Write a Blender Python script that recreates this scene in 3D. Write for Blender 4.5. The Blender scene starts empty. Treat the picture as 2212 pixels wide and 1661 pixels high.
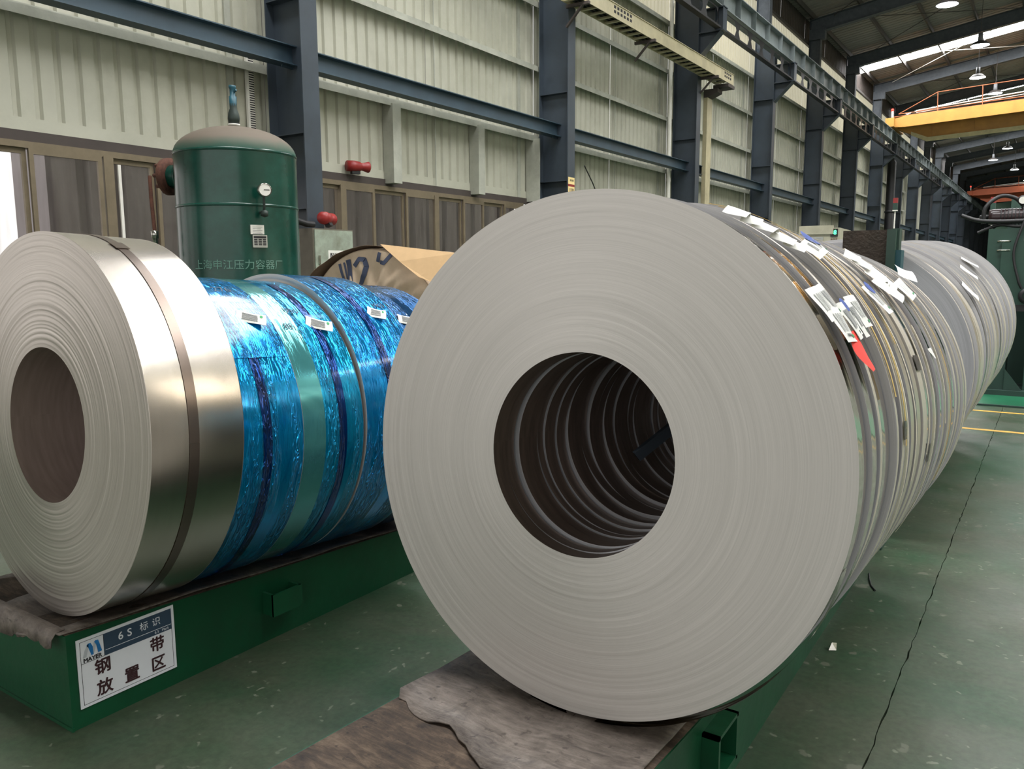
import bpy, math, random
from mathutils import Matrix, Vector

# ------------------------------------------------------------------ camera, world, light, exposure
scn = bpy.context.scene
col = scn.collection
RND = random.Random(7)
pi = math.pi

YAW, PITCH, ROLL, FPX, CAMZ = .5914, .1384, -.0047, 1734.9, 1.4
fw = Vector((-math.sin(YAW)*math.cos(PITCH), math.cos(YAW)*math.cos(PITCH), -math.sin(PITCH)))
rt = Vector((math.cos(YAW), math.sin(YAW), 0))
up = rt.cross(fw)
rt2 = (rt*math.cos(ROLL) + up*math.sin(ROLL)).normalized()
up2 = rt2.cross(fw)
cam_d = bpy.data.cameras.new('camera'); cam = bpy.data.objects.new('camera', cam_d); col.objects.link(cam)
cam_d.sensor_width = 36; cam_d.lens = FPX/2212*36; cam_d.clip_start = .05; cam_d.clip_end = 400
M = Matrix((rt2, up2, -fw)).transposed().to_4x4(); M.translation = (0, 0, CAMZ)
cam.matrix_world = M
scn.camera = cam

world = bpy.data.worlds.new('world'); scn.world = world; world.use_nodes = True
bg = world.node_tree.nodes['Background']
bg.inputs[0].default_value = (1.0, .985, .955, 1); bg.inputs[1].default_value = 1.3
SKYLIGHT = 26.0    # daylight glow of the translucent roof sheets
LAMP = 14.0
vs = scn.view_settings
vs.view_transform = 'Standard'; vs.look = 'None'; vs.gamma = 1; vs.use_curve_mapping = False
vs.exposure = 0.1

# ------------------------------------------------------------------ helpers
def lin(c):
    c = c/255
    return c/12.92 if c <= .04045 else ((c+.055)/1.055)**2.4
def rgb(r, g, b): return (lin(r), lin(g), lin(b), 1)

class MB:
    def __init__(s): s.v = []; s.f = []; s.m = []; s.s = []
    def add(s, vs, fs, mat=0, smooth=False):
        n = len(s.v); s.v += [tuple(p) for p in vs]
        for f in fs: s.f.append([n+i for i in f]); s.m.append(mat); s.s.append(smooth)
        return s
    def box(s, x0, x1, y0, y1, z0, z1, mat=0):
        v = [(x, y, z) for z in (z0, z1) for y in (y0, y1) for x in (x0, x1)]
        return s.add(v, [(0,2,3,1),(4,5,7,6),(0,1,5,4),(2,6,7,3),(0,4,6,2),(1,3,7,5)], mat)
    def bar(s, p0, p1, w, h, mat=0, upv=(0,0,1)):
        p0, p1 = Vector(p0), Vector(p1); d = (p1-p0).normalized(); u = Vector(upv)
        if abs(d.dot(u)) > .95: u = Vector((1,0,0))
        a = d.cross(u).normalized()*w/2; b = a.cross(d).normalized()*h/2
        v = [p+q for p in (p0, p1) for q in (-a-b, a-b, a+b, -a+b)]
        return s.add(v, [(0,3,2,1),(4,5,6,7),(0,1,5,4),(1,2,6,5),(2,3,7,6),(3,0,4,7)], mat)
    def prism(s, pts, ax, a0, a1, mat=0):
        # pts 2D outline in the plane normal to axis ax, extruded a0..a1
        def mk(p, a):
            q = list(p); q.insert(ax, a); return tuple(q)
        n = len(pts); v = [mk(p, a0) for p in pts]+[mk(p, a1) for p in pts]
        fs = [tuple(range(n)), tuple(range(2*n-1, n-1, -1))]+[(i, (i+n), (i+1) % n+n, (i+1) % n) for i in range(n)]
        return s.add(v, fs, mat)
    def tube(s, path, r, n=8, mat=0, cap=True):
        P = [Vector(p) for p in path]; rings = []
        rr = r if isinstance(r, (list, tuple)) else [r]*len(P)
        d0 = (P[1]-P[0]).normalized(); u = Vector((0,0,1)) if abs(d0.z) < .9 else Vector((1,0,0))
        a = d0.cross(u).normalized()
        for i, p in enumerate(P):
            d = (P[min(i+1, len(P)-1)]-P[max(i-1, 0)]).normalized()
            a = (a-d*a.dot(d)).normalized(); b = d.cross(a)
            rings.append([p+(a*math.cos(t)+b*math.sin(t))*rr[i] for t in [2*pi*k/n for k in range(n)]])
        v = [q for ring in rings for q in ring]
        fs = [(i*n+k, i*n+(k+1) % n, (i+1)*n+(k+1) % n, (i+1)*n+k) for i in range(len(P)-1) for k in range(n)]
        s.add(v, fs, mat, True)
        if cap:
            s.add(rings[0], [tuple(range(n))[::-1]], mat); s.add(rings[-1], [tuple(range(n))], mat)
        return s
    def lathe(s, prof, n=32, ax=2, mat=0, smooth=True, c=(0,0,0), closed=False):
        # prof [(r,h)] around axis ax through c
        v = []
        for r, h in prof:
            for k in range(n):
                t = 2*pi*k/n; q = [r*math.cos(t), r*math.sin(t)]
                if ax == 1: p = (q[0], h, q[1])
                elif ax == 0: p = (h, q[0], q[1])
                else: p = (q[0], q[1], h)
                v.append((p[0]+c[0], p[1]+c[1], p[2]+c[2]))
        fl = ax == 1
        fs = []
        for i in range(len(prof)-1):
            for k in range(n):
                f = (i*n+k, i*n+(k+1) % n, (i+1)*n+(k+1) % n, (i+1)*n+k)
                fs.append(f[::-1] if fl else f)
        return s.add(v, fs, mat, smooth)
    def disc(s, r, h, n=32, ax=2, mat=0, c=(0,0,0), flip=False):
        v = []
        for k in range(n):
            t = 2*pi*k/n; q = [r*math.cos(t), r*math.sin(t)]
            p = (q[0], h, q[1]) if ax == 1 else ((h, q[0], q[1]) if ax == 0 else (q[0], q[1], h))
            v.append((p[0]+c[0], p[1]+c[1], p[2]+c[2]))
        f = tuple(range(n))
        return s.add(v, [f[::-1] if flip else f], mat)
    def xform(s, mat):
        s.v = [tuple(mat @ Vector(p)) for p in s.v]; return s
    def mesh(s, name, mats):
        me = bpy.data.meshes.new(name); me.from_pydata(s.v, [], s.f)
        for m in mats: me.materials.append(m)
        me.polygons.foreach_set('material_index', s.m); me.polygons.foreach_set('use_smooth', s.s)
        me.update(); return me
    def obj(s, name, mats, parent=None, loc=None, rot=None):
        if not isinstance(mats, (list, tuple)): mats = [mats]
        return put(name, s.mesh(name, mats), parent, loc, rot)

def put(name, me, parent=None, loc=None, rot=None):
    o = bpy.data.objects.new(name, me); col.objects.link(o)
    if parent: o.parent = parent
    if loc is not None: o.location = loc
    if rot is not None: o.rotation_euler = rot
    return o
def empty(name, loc=(0,0,0), rot=(0,0,0)):
    o = bpy.data.objects.new(name, None); col.objects.link(o); o.location = loc; o.rotation_euler = rot
    o.empty_display_size = .1
    return o
def tag(o, label, cat, group=None):
    o['label'] = label; o['category'] = cat
    if group: o['group'] = group
    return o
def struct(o, label=None, cat=None):
    o['kind'] = 'structure'
    if label: o['label'] = label
    if cat: o['category'] = cat
    return o
def dup(o, parent=None):
    c = o.copy(); col.objects.link(c); c.parent = parent
    for ch in list(o.children): dup(ch, c)
    return c

def text_mesh(body, size, extrude=.0006, bold=0.0):
    cu = bpy.data.curves.new('t', 'FONT'); cu.body = body; cu.size = size; cu.extrude = extrude
    cu.align_x = 'CENTER'; cu.align_y = 'CENTER'; cu.offset = bold; cu.resolution_u = 3
    ob = bpy.data.objects.new('t', cu); col.objects.link(ob)
    dg = bpy.context.evaluated_depsgraph_get(); dg.update()
    me = bpy.data.meshes.new_from_object(ob.evaluated_get(dg))
    bpy.data.objects.remove(ob); bpy.data.curves.remove(cu)
    return me
def text_obj(name, body, size, mat, parent, mtx, bold=0.0, extrude=.0006):
    me = text_mesh(body, size, extrude, 0)
    if bold > 0:
        import bmesh
        bm = bmesh.new()
        for dx, dy in ((0, 0), (bold, 0), (-bold, 0), (0, bold), (0, -bold)):
            k = len(bm.verts); bm.from_mesh(me); bm.verts.ensure_lookup_table()
            for v_ in bm.verts[k:]: v_.co.x += dx; v_.co.y += dy; v_.co.z += .00004*k/max(1, len(me.vertices))
        bm.to_mesh(me); bm.free()
    me.name = name; me.materials.clear(); me.materials.append(mat)
    o = put(name, me, parent); o.matrix_local = mtx
    return o
def face_x(p):   # a plane facing +X: local x -> +Y, local y -> +Z
    m = Matrix(((0,0,1,p[0]),(1,0,0,p[1]),(0,1,0,p[2]),(0,0,0,1))); return m
def face_my(p):  # a plane facing -Y: local x -> +X, local y -> +Z
    return Matrix(((1,0,0,p[0]),(0,0,-1,p[1]),(0,1,0,p[2]),(0,0,0,1)))

# ------------------------------------------------------------------ materials
def nodemat(name):
    m = bpy.data.materials.new(name); m.use_nodes = True
    nt = m.node_tree; return m, nt, nt.nodes['Principled BSDF']
def N(nt, typ, **kw):
    n = nt.nodes.new(typ)
    for k, v in kw.items():
        if k in n.inputs.keys(): n.inputs[k].default_value = v
        else: setattr(n, k, v)
    return n
def L(nt, a, b): nt.links.new(a, b)
def math_n(nt, op, a, b=None):
    n = nt.nodes.new('ShaderNodeMath'); n.operation = op
    for i, x in enumerate((a, b)):
        if x is None: continue
        if isinstance(x, (int, float)): n.inputs[i].default_value = x
        else: L(nt, x, n.inputs[i])
    return n.outputs[0]
def ramp(nt, fac, stops, interp='LINEAR'):
    r = nt.nodes.new('ShaderNodeValToRGB'); r.color_ramp.interpolation = interp
    e = r.color_ramp.elements
    while len(e) < len(stops): e.new(.5)
    for i, (p, c) in enumerate(stops): e[i].position = p; e[i].color = c if len(c) == 4 else (*c, 1)
    L(nt, fac, r.inputs[0]); return r.outputs[0]
def mixc(nt, fac, a, b, mode='MIX'):
    n = nt.nodes.new('ShaderNodeMix'); n.data_type = 'RGBA'; n.blend_type = mode
    for s, x in ((0, fac), (6, a), (7, b)):
        if isinstance(x, (int, float)): n.inputs[s].default_value = x
        elif isinstance(x, tuple): n.inputs[s].default_value = x
        else: L(nt, x, n.inputs[s])
    return n.outputs[2]
def g(v): return (v, v, v, 1)

def plain(name, c, rough=.5, metal=0.0, var=.12, scale=6.0, bump=0.0, spec=.5, dirt=None, dirtamt=.5):
    """painted surface with soft mottling and optional dirt blotches"""
    m, nt, b = nodemat(name)
    tc = N(nt, 'ShaderNodeTexCoord'); no = N(nt, 'ShaderNodeTexNoise', Scale=scale, Detail=5.0, Roughness=.6)
    L(nt, tc.outputs['Object'], no.inputs['Vector'])
    d = tuple(x*(1-var) for x in c[:3])+(1,); u = tuple(min(1, x*(1+var)) for x in c[:3])+(1,)
    colr = ramp(nt, no.outputs['Fac'], [(.3, d), (.7, u)])
    if dirt:
        n2 = N(nt, 'ShaderNodeTexNoise', Scale=scale*.45, Detail=8.0, Roughness=.7)
        L(nt, tc.outputs['Object'], n2.inputs['Vector'])
        f = ramp(nt, n2.outputs['Fac'], [(.45, g(0)), (.7, g(dirtamt))])
        colr = mixc(nt, f, colr, dirt)
    L(nt, colr, b.inputs['Base Color'])
    b.inputs['Roughness'].default_value = rough; b.inputs['Metallic'].default_value = metal
    b.inputs['Specular IOR Level'].default_value = spec
    if bump:
        bp = N(nt, 'ShaderNodeBump', Strength=bump, Distance=.01)
        n3 = N(nt, 'ShaderNodeTexNoise', Scale=scale*5, Detail=4.0); L(nt, tc.outputs['Object'], n3.inputs['Vector'])
        L(nt, n3.outputs['Fac'], bp.inputs['Height']); L(nt, bp.outputs['Normal'], b.inputs['Normal'])
    return m
def emit(name, c, s):
    m, nt, b = nodemat(name)
    b.inputs['Base Color'].default_value = c
    b.inputs['Emission Color'].default_value = c; b.inputs['Emission Strength'].default_value = s
    return m

def coil_face_mat(name, lo, hi, rough, metal, lines=1.0):
    """edges of the wound strip: fine concentric rings about the object's own axis"""
    m, nt, b = nodemat(name)
    tc = N(nt, 'ShaderNodeTexCoord'); sp = N(nt, 'ShaderNodeSeparateXYZ'); L(nt, tc.outputs['Object'], sp.inputs[0])
    r = math_n(nt, 'SQRT', math_n(nt, 'ADD', math_n(nt, 'MULTIPLY', sp.outputs[0], sp.outputs[0]), math_n(nt, 'MULTIPLY', sp.outputs[2], sp.outputs[2])))
    th = math_n(nt, 'ARCTAN2', sp.outputs[2], sp.outputs[0])
    cv = N(nt, 'ShaderNodeCombineXYZ'); L(nt, r, cv.inputs[0]); L(nt, math_n(nt, 'MULTIPLY', math_n(nt, 'ABSOLUTE', th), .003), cv.inputs[1])
    n1 = N(nt, 'ShaderNodeTexNoise', Scale=330.0, Detail=4.0, Roughness=.75); L(nt, cv.outputs[0], n1.inputs['Vector'])
    n2 = N(nt, 'ShaderNodeTexNoise', Scale=28.0, Detail=5.0, Roughness=.65); L(nt, cv.outputs[0], n2.inputs['Vector'])
    f = math_n(nt, 'ADD', math_n(nt, 'MULTIPLY', n1.outputs['Fac'], .68), math_n(nt, 'MULTIPLY', n2.outputs['Fac'], .32))
    c = ramp(nt, f, [(.32, lo), (.68, hi)])
    dk = ramp(nt, n2.outputs['Fac'], [(.30, g(.8)), (.345, g(1))])
    L(nt, mixc(nt, 1.0, c, dk, 'MULTIPLY'), b.inputs['Base Color'])
    b.inputs['Roughness'].default_value = rough; b.inputs['Metallic'].default_value = metal
    tg = N(nt, 'ShaderNodeTangent', direction_type='RADIAL', axis='Y'); L(nt, tg.outputs[0], b.inputs['Tangent']); b.inputs['Anisotropic'].default_value = .6
    bp = N(nt, 'ShaderNodeBump', Strength=.3*lines, Distance=.001)
    L(nt, f, bp.inputs['Height']); L(nt, bp.outputs['Normal'], b.inputs['Normal'])
    return m
def coil_wrap_mat(name, c, rough, streak=.1, bump=.02, metal=1.0):
    """outer wrap of bright rolled strip: metal with faint streaks along the strip"""
    m, nt, b = nodemat(name)
    tc = N(nt, 'ShaderNodeTexCoord'); sp = N(nt, 'ShaderNodeSeparateXYZ'); L(nt, tc.outputs['Object'], sp.inputs[0])
    th = math_n(nt, 'ARCTAN2', sp.outputs[2], sp.outputs[0])
    cv = N(nt, 'ShaderNodeCombineXYZ'); L(nt, math_n(nt, 'MULTIPLY', sp.outputs[1], 30.0), cv.inputs[0]); L(nt, math_n(nt, 'MULTIPLY', th, .8), cv.inputs[1])
    n1 = N(nt, 'ShaderNodeTexNoise', Scale=2.0, Detail=4.0); L(nt, cv.outputs[0], n1.inputs['Vector'])
    d = tuple(x*(1-streak) for x in c[:3])+(1,); u = tuple(min(1, x*(1+streak)) for x in c[:3])+(1,)
    L(nt, ramp(nt, n1.outputs['Fac'], [(.3, d), (.7, u)]), b.inputs['Base Color'])
    b.inputs['Metallic'].default_value = metal; b.inputs['Roughness'].default_value = rough
    bp = N(nt, 'ShaderNodeBump', Strength=bump, Distance=.02)
    n2 = N(nt, 'ShaderNodeTexNoise', Scale=.6, Detail=1.0); L(nt, cv.outputs[0], n2.inputs['Vector'])
    L(nt, n2.outputs['Fac'], bp.inputs['Height']); L(nt, bp.outputs['Normal'], b.inputs['Normal'])
    return m
def film_mat(name, c, c2, band=None, wr=1.0):
    """glossy plastic protective film over steel, wrinkled mostly along the wrap"""
    m, nt, b = nodemat(name)
    tc = N(nt, 'ShaderNodeTexCoord'); sp = N(nt, 'ShaderNodeSeparateXYZ'); L(nt, tc.outputs['Object'], sp.inputs[0])
    th = math_n(nt, 'ARCTAN2', sp.outputs[2], sp.outputs[0])
    cv = N(nt, 'ShaderNodeCombineXYZ'); L(nt, math_n(nt, 'MULTIPLY', sp.outputs[1], 34.0), cv.inputs[0]); L(nt, math_n(nt, 'MULTIPLY', th, 2.6), cv.inputs[1])
    n1 = N(nt, 'ShaderNodeTexNoise', Scale=1.6, Detail=2.0, Distortion=1.4); L(nt, cv.outputs[0], n1.inputs['Vector'])
    vo = N(nt, 'ShaderNodeTexVoronoi', Scale=1.9, feature='DISTANCE_TO_EDGE'); 
    mx = N(nt, 'ShaderNodeVectorMath', operation='ADD'); L(nt, cv.outputs[0], mx.inputs[0])
    sc = N(nt, 'ShaderNodeVectorMath', operation='SCALE'); sc.inputs['Scale'].default_value = .9
    L(nt, n1.outputs['Color'], sc.inputs[0]); L(nt, sc.outputs[0], mx.inputs[1]); L(nt, mx.outputs[0], vo.inputs['Vector'])
    msk = N(nt, 'ShaderNodeTexNoise', Scale=.33, Detail=1.0); L(nt, cv.outputs[0], msk.inputs['Vector'])
    mk = ramp(nt, msk.outputs['Fac'], [(.44, g(.02)), (.60, g(1))])
    crease = ramp(nt, vo.outputs['Distance'], [(0, g(1)), (.16, g(0))])
    hgt = math_n(nt, 'MULTIPLY', math_n(nt, 'ADD', crease, n1.outputs['Fac']), mk)
    bp = N(nt, 'ShaderNodeBump', Strength=.9*wr, Distance=.010); L(nt, hgt, bp.inputs['Height']); L(nt, bp.outputs['Normal'], b.inputs['Normal'])
    cc = ramp(nt, n1.outputs['Fac'], [(.3, c), (.7, c2)])
    if band:
        bc, y0, y1 = band
        inb = math_n(nt, 'MULTIPLY', math_n(nt, 'GREATER_THAN', sp.outputs[1], y0), math_n(nt, 'LESS_THAN', sp.outputs[1], y1))
        cc = mixc(nt, inb, cc, bc); L(nt, math_n(nt, 'SUBTRACT', .8*wr, math_n(nt, 'MULTIPLY', inb, .72*wr)), bp.inputs['Strength'])
    L(nt, cc, b.inputs['Base Color'])
    b.inputs['Metallic'].default_value = .72; b.inputs['Roughness'].default_value = .13
    b.inputs['Coat Weight'].default_value = .35; b.inputs['Coat Roughness'].default_value = .1
    return m

def floor_mat():
    m, nt, b = nodemat('painted_floor')
    tc = N(nt, 'ShaderNodeTexCoord'); P = tc.outputs['Object']
    def noise(s, d=5.0, r=.6, dist=0.0):
        n = N(nt, 'ShaderNodeTexNoise', Scale=s, Detail=d, Roughness=r, Distortion=dist); L(nt, P, n.inputs['Vector']); return n.outputs['Fac']
    base = ramp(nt, noise(1.3), [(.3, rgb(8, 64, 33)), (.5, rgb(26, 66, 41)), (.72, rgb(46, 72, 50))])
    dust = ramp(nt, noise(.8, 7, .7, .4), [(.36, g(.12)), (.62, g(.8))])
    c = mixc(nt, dust, base, rgb(70, 71, 57))
    fine = ramp(nt, noise(42, 4), [(.35, g(.78)), (.65, g(1.12))])
    c = mixc(nt, 1.0, c, fine, 'MULTIPLY')
    vo = N(nt, 'ShaderNodeTexVoronoi', Scale=7.0, Randomness=1.0); 
    wob = N(nt, 'ShaderNodeVectorMath', operation='SCALE'); wob.inputs['Scale'].default_value = .16
    nn = N(nt, 'ShaderNodeTexNoise', Scale=9.0, Detail=4.0); L(nt, P, nn.inputs['Vector']); L(nt, nn.outputs['Color'], wob.inputs[0])
    ad = N(nt, 'ShaderNodeVectorMath', operation='ADD'); L(nt, P, ad.inputs[0]); L(nt, wob.outputs[0], ad.inputs[1]); L(nt, ad.outputs[0], vo.inputs['Vector'])
    chip = ramp(nt, vo.outputs['Distance'], [(.12, g(.9)), (.16, g(0))])
    gate = ramp(nt, vo.outputs['Color'], [(.58, g(0)), (.60, g(1))])
    chipf = mixc(nt, 1.0, chip, gate, 'MULTIPLY')
    c = mixc(nt, chipf, c, rgb(88, 92, 78))
    vo2 = N(nt, 'ShaderNodeTexVoronoi', Scale=24.0, Randomness=1.0); L(nt, ad.outputs[0], vo2.inputs['Vector'])
    sp2 = mixc(nt, 1.0, ramp(nt, vo2.outputs['Distance'], [(.16, g(.8)), (.24, g(0))]), ramp(nt, vo2.outputs['Color'], [(.7, g(0)), (.73, g(1))]), 'MULTIPLY')
    c = mixc(nt, sp2, c, rgb(104, 110, 94))
    L(nt, c, b.inputs['Base Color'])
    L(nt, ramp(nt, noise(2.2), [(.3, g(.34)), (.7, g(.6))]), b.inputs['Roughness'])
    bp = N(nt, 'ShaderNodeBump', Strength=.25, Distance=.004); L(nt, noise(30, 6), bp.inputs['Height']); L(nt, bp.outputs['Normal'], b.inputs['Normal'])
    return m

MT = {}
MT['floor'] = floor_mat()
MT['sheet'] = plain('wall_sheet_paint', rgb(188, 187, 171), .55, var=.08, scale=1.2, dirt=rgb(140, 140, 118), dirtamt=.45)
MT['girt'] = plain('girt_paint', rgb(172, 173, 160), .5, scale=3, dirt=rgb(110, 112, 98))
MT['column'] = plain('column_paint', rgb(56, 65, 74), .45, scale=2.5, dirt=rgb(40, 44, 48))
MT['beam'] = plain('beam_paint', rgb(60, 79, 92), .45, scale=2.5, dirt=rgb(50, 62, 70))
MT['runway'] = plain('runway_paint', rgb(120, 128, 128), .5, scale=2.5, dirt=rgb(60, 70, 72))
MT['rust_and_shade'] = plain('rusty_and_shaded_steel', rgb(70, 62, 58), .7, scale=3)  # steel parts; on the upper cladding this brown paints the light falloff
MT['roof'] = plain('roof_sheet', rgb(150, 144, 138), .6, var=.1, scale=1.0)
MT['purlin'] = plain('purlin_paint', rgb(74, 70, 68), .6)
MT['rafter'] = plain('rafter_paint', rgb(76, 82, 88), .6, scale=8, var=.2)
MT['skylight'] = emit('daylight_sheet', (1, 1, 1, 1), SKYLIGHT)
MT['aluminium'] = plain('window_frame_bronze', rgb(122, 110, 90), .45, metal=.3, scale=8)
MT['white_strip'] = plain('white_plastic', rgb(225, 222, 212), .5, var=.04)
MT['tank'] = plain('tank_green', rgb(8, 58, 47), .22, scale=4, var=.18, dirt=rgb(40, 96, 84), dirtamt=.4)
MT['dust_top'] = plain('dusty_dome', rgb(92, 84, 72), .85, scale=6, var=.1)
MT['rust'] = plain('rust', rgb(86, 52, 38), .85, scale=25, var=.4, bump=.5)
MT['valve'] = plain('valve_iron', rgb(52, 62, 58), .5, metal=.4, scale=20)
MT['valve_blue'] = plain('valve_blue', rgb(26, 78, 92), .5, scale=20)
MT['chrome'] = plain('bright_metal', rgb(190, 188, 180), .25, metal=1, scale=20)
MT['white'] = plain('white_paint', rgb(222, 220, 212), .5, var=.04)
MT['black'] = plain('black_rubber', rgb(24, 24, 26), .5, var=.2)
MT['plate'] = plain('name_plate', rgb(170, 172, 166), .4, metal=.5, var=.1)
MT['box'] = plain('switch_box_grey', rgb(150, 160, 145), .5, scale=9, dirt=rgb(105, 105, 88), dirtamt=.7)
MT['box_side'] = plain('switch_box_side', rgb(98, 92, 80), .6, scale=9)
MT['red'] = plain('red_plastic', rgb(140, 36, 34), .4)
MT['skid'] = plain('skid_green', rgb(8, 70, 42), .38, scale=4, var=.22, dirt=rgb(26, 50, 36), dirtamt=.6, bump=.15)
MT['skid_top'] = plain('worn_skid_top', rgb(74, 60, 48), .8, scale=9, var=.45, dirt=rgb(34, 28, 24), dirtamt=.9, bump=.7)
MT['rubber'] = plain('grey_rubber_sheet', rgb(104, 96, 90), .5, scale=6, var=.25, dirt=rgb(58, 52, 48), dirtamt=.85, bump=.6)
def scuffed(name, lo, mid, hi, rough=.6):
    m, nt, b = nodemat(name)
    tc = N(nt, 'ShaderNodeTexCoord'); P = tc.outputs['Object']
    mp = N(nt, 'ShaderNodeMapping'); L(nt, P, mp.inputs[0]); mp.inputs['Rotation'].default_value = (0, 0, .5); mp.inputs['Scale'].default_value = (14, 60, 14)
    st_ = N(nt, 'ShaderNodeTexNoise', Scale=1.0, Detail=6.0, Roughness=.7, Distortion=.6); L(nt, mp.outputs[0], st_.inputs['Vector'])
    bl = N(nt, 'ShaderNodeTexNoise', Scale=9.0, Detail=8.0, Roughness=.72, Distortion=.5); L(nt, P, bl.inputs['Vector'])
    f = math_n(nt, 'ADD', math_n(nt, 'MULTIPLY', st_.outputs['Fac'], .5), math_n(nt, 'MULTIPLY', bl.outputs['Fac'], .5))
    c = ramp(nt, f, [(.36, lo), (.5, mid), (.64, hi)])
    pit = N(nt, 'ShaderNodeTexNoise', Scale=38.0, Detail=3.0, Roughness=.6); L(nt, P, pit.inputs['Vector'])
    c = mixc(nt, ramp(nt, pit.outputs['Fac'], [(.30, g(.8)), (.38, g(0))]), c, lo)
    L(nt, c, b.inputs['Base Color']); b.inputs['Roughness'].default_value = rough
    bp = N(nt, 'ShaderNodeBump', Strength=.7, Distance=.006); L(nt, f, bp.inputs['Height']); L(nt, bp.outputs['Normal'], b.inputs['Normal'])
    return m
MT['rubber'] = scuffed('grey_rubber_sheet', rgb(58, 50, 46), rgb(98, 89, 82), rgb(128, 118, 110), .5)
MT['skid_top'] = scuffed('worn_skid_top', rgb(30, 24, 20), rgb(66, 53, 42), rgb(104, 88, 72), .75)
MT['torn'] = plain('torn_rubber_underside', rgb(150, 126, 106), .8, scale=9, var=.25, bump=.4)
MT['paper'] = plain('paper', rgb(206, 206, 200), .7, var=.03)
MT['ink'] = plain('ink_grey', rgb(120, 122, 122), .8, var=.1)
MT['ink_black'] = plain('ink_black', rgb(32, 30, 34), .8, var=.1)
MT['ink_green'] = plain('ink_green', rgb(40, 140, 84), .7, var=.05)
MT['ink_blue'] = plain('ink_blue', rgb(38, 66, 138), .7, var=.05)
MT['redtag'] = plain('red_card', rgb(238, 52, 40), .6, var=.05)
MT['strap_y'] = plain('yellow_strap', rgb(196, 166, 96), .4, var=.1)
MT['strap_w'] = plain('pale_strap', rgb(206, 198, 180), .4, var=.1)
MT['strap_steel'] = plain('steel_strap', rgb(120, 108, 100), .3, metal=.9, var=.1)
MT['tape'] = plain('dark_brown_tape', rgb(46, 34, 34), .35, var=.1)
MT['kraft'] = plain('kraft_paper', rgb(204, 182, 156), .55, scale=4, var=.12, dirt=rgb(168, 148, 126))
MT['kraft_d'] = plain('brown_board', rgb(98, 78, 62), .8, scale=8, var=.15)
MT['card'] = plain('tan_board', rgb(206, 172, 128), .8, scale=12, var=.06)
MT['kraft_ink'] = plain('blue_print', rgb(66, 74, 98), .7, var=.1)
MT['brown_plate'] = plain('brown_weathered_plate', rgb(64, 54, 46), .85, scale=14, var=.25, dirt=rgb(48, 48, 38), bump=.6)
MT['mach'] = plain('machine_green', rgb(36, 68, 56), .45, scale=4, var=.15, dirt=rgb(34, 52, 46), dirtamt=.6)
MT['mach_d'] = plain('dark_green_base', rgb(34, 58, 50), .55, scale=4)
MT['mach_b'] = plain('teal_paint', rgb(24, 78, 88), .5)
MT['cream'] = plain('cream_paint', rgb(186, 176, 142), .5, scale=4, dirt=rgb(150, 138, 110))
MT['cabinet'] = plain('cabinet_cream', rgb(176, 172, 150), .55, scale=5, dirt=rgb(130, 120, 100))
MT['crane_y'] = plain('crane_yellow', rgb(192, 142, 68), .5, scale=2, dirt=rgb(150, 110, 60), dirtamt=.4)
MT['crane_o'] = plain('crane_orange', rgb(166, 78, 36), .55, scale=2)
MT['crane_rail'] = plain('crane_rail_rust', rgb(160, 96, 62), .6)
MT['cream_rail'] = plain('cream_conduit', rgb(206, 196, 150), .5)
MT['yellow_line'] = plain('yellow_floor_paint', rgb(196, 150, 58), .6, scale=14, var=.25)
MT['lamp_body'] = plain('lamp_metal', rgb(120, 122, 126), .5)
MT['lamp_glow'] = emit('lamp_glow', (.86, .95, 1, 1), LAMP)
MT['led'] = emit('green_led', (.05, .9, .25, 1), 5)
MT['red_glow'] = emit('red_beacon', (.9, .06, .04, 1), 1.5)
MT['sign_navy'] = plain('sign_navy', rgb(48, 66, 84), .5, var=.05)
MT['sign_white'] = plain('sign_white', rgb(216, 218, 222), .5, var=.03)
MT['sign_blue'] = plain('logo_blue', rgb(34, 108, 168), .45, var=.15, scale=40)
MT['sign_grey'] = plain('logo_grey', rgb(176, 180, 184), .45, var=.1)
MT['ink_maroon'] = plain('ink_maroon', rgb(52, 24, 28), .7, var=.1)
MT['warn_yellow'] = plain('warn_yellow', rgb(240, 214, 150), .6, var=.05)
MT['far_wall'] = plain('far_wall_green', rgb(96, 128, 108), .7, scale=.4)
MT['ground_out'] = plain('outside_ground', rgb(120, 118, 112), .8)
MT['out_wall'] = plain('neighbour_wall', rgb(150, 142, 144), .6, scale=1)

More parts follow.
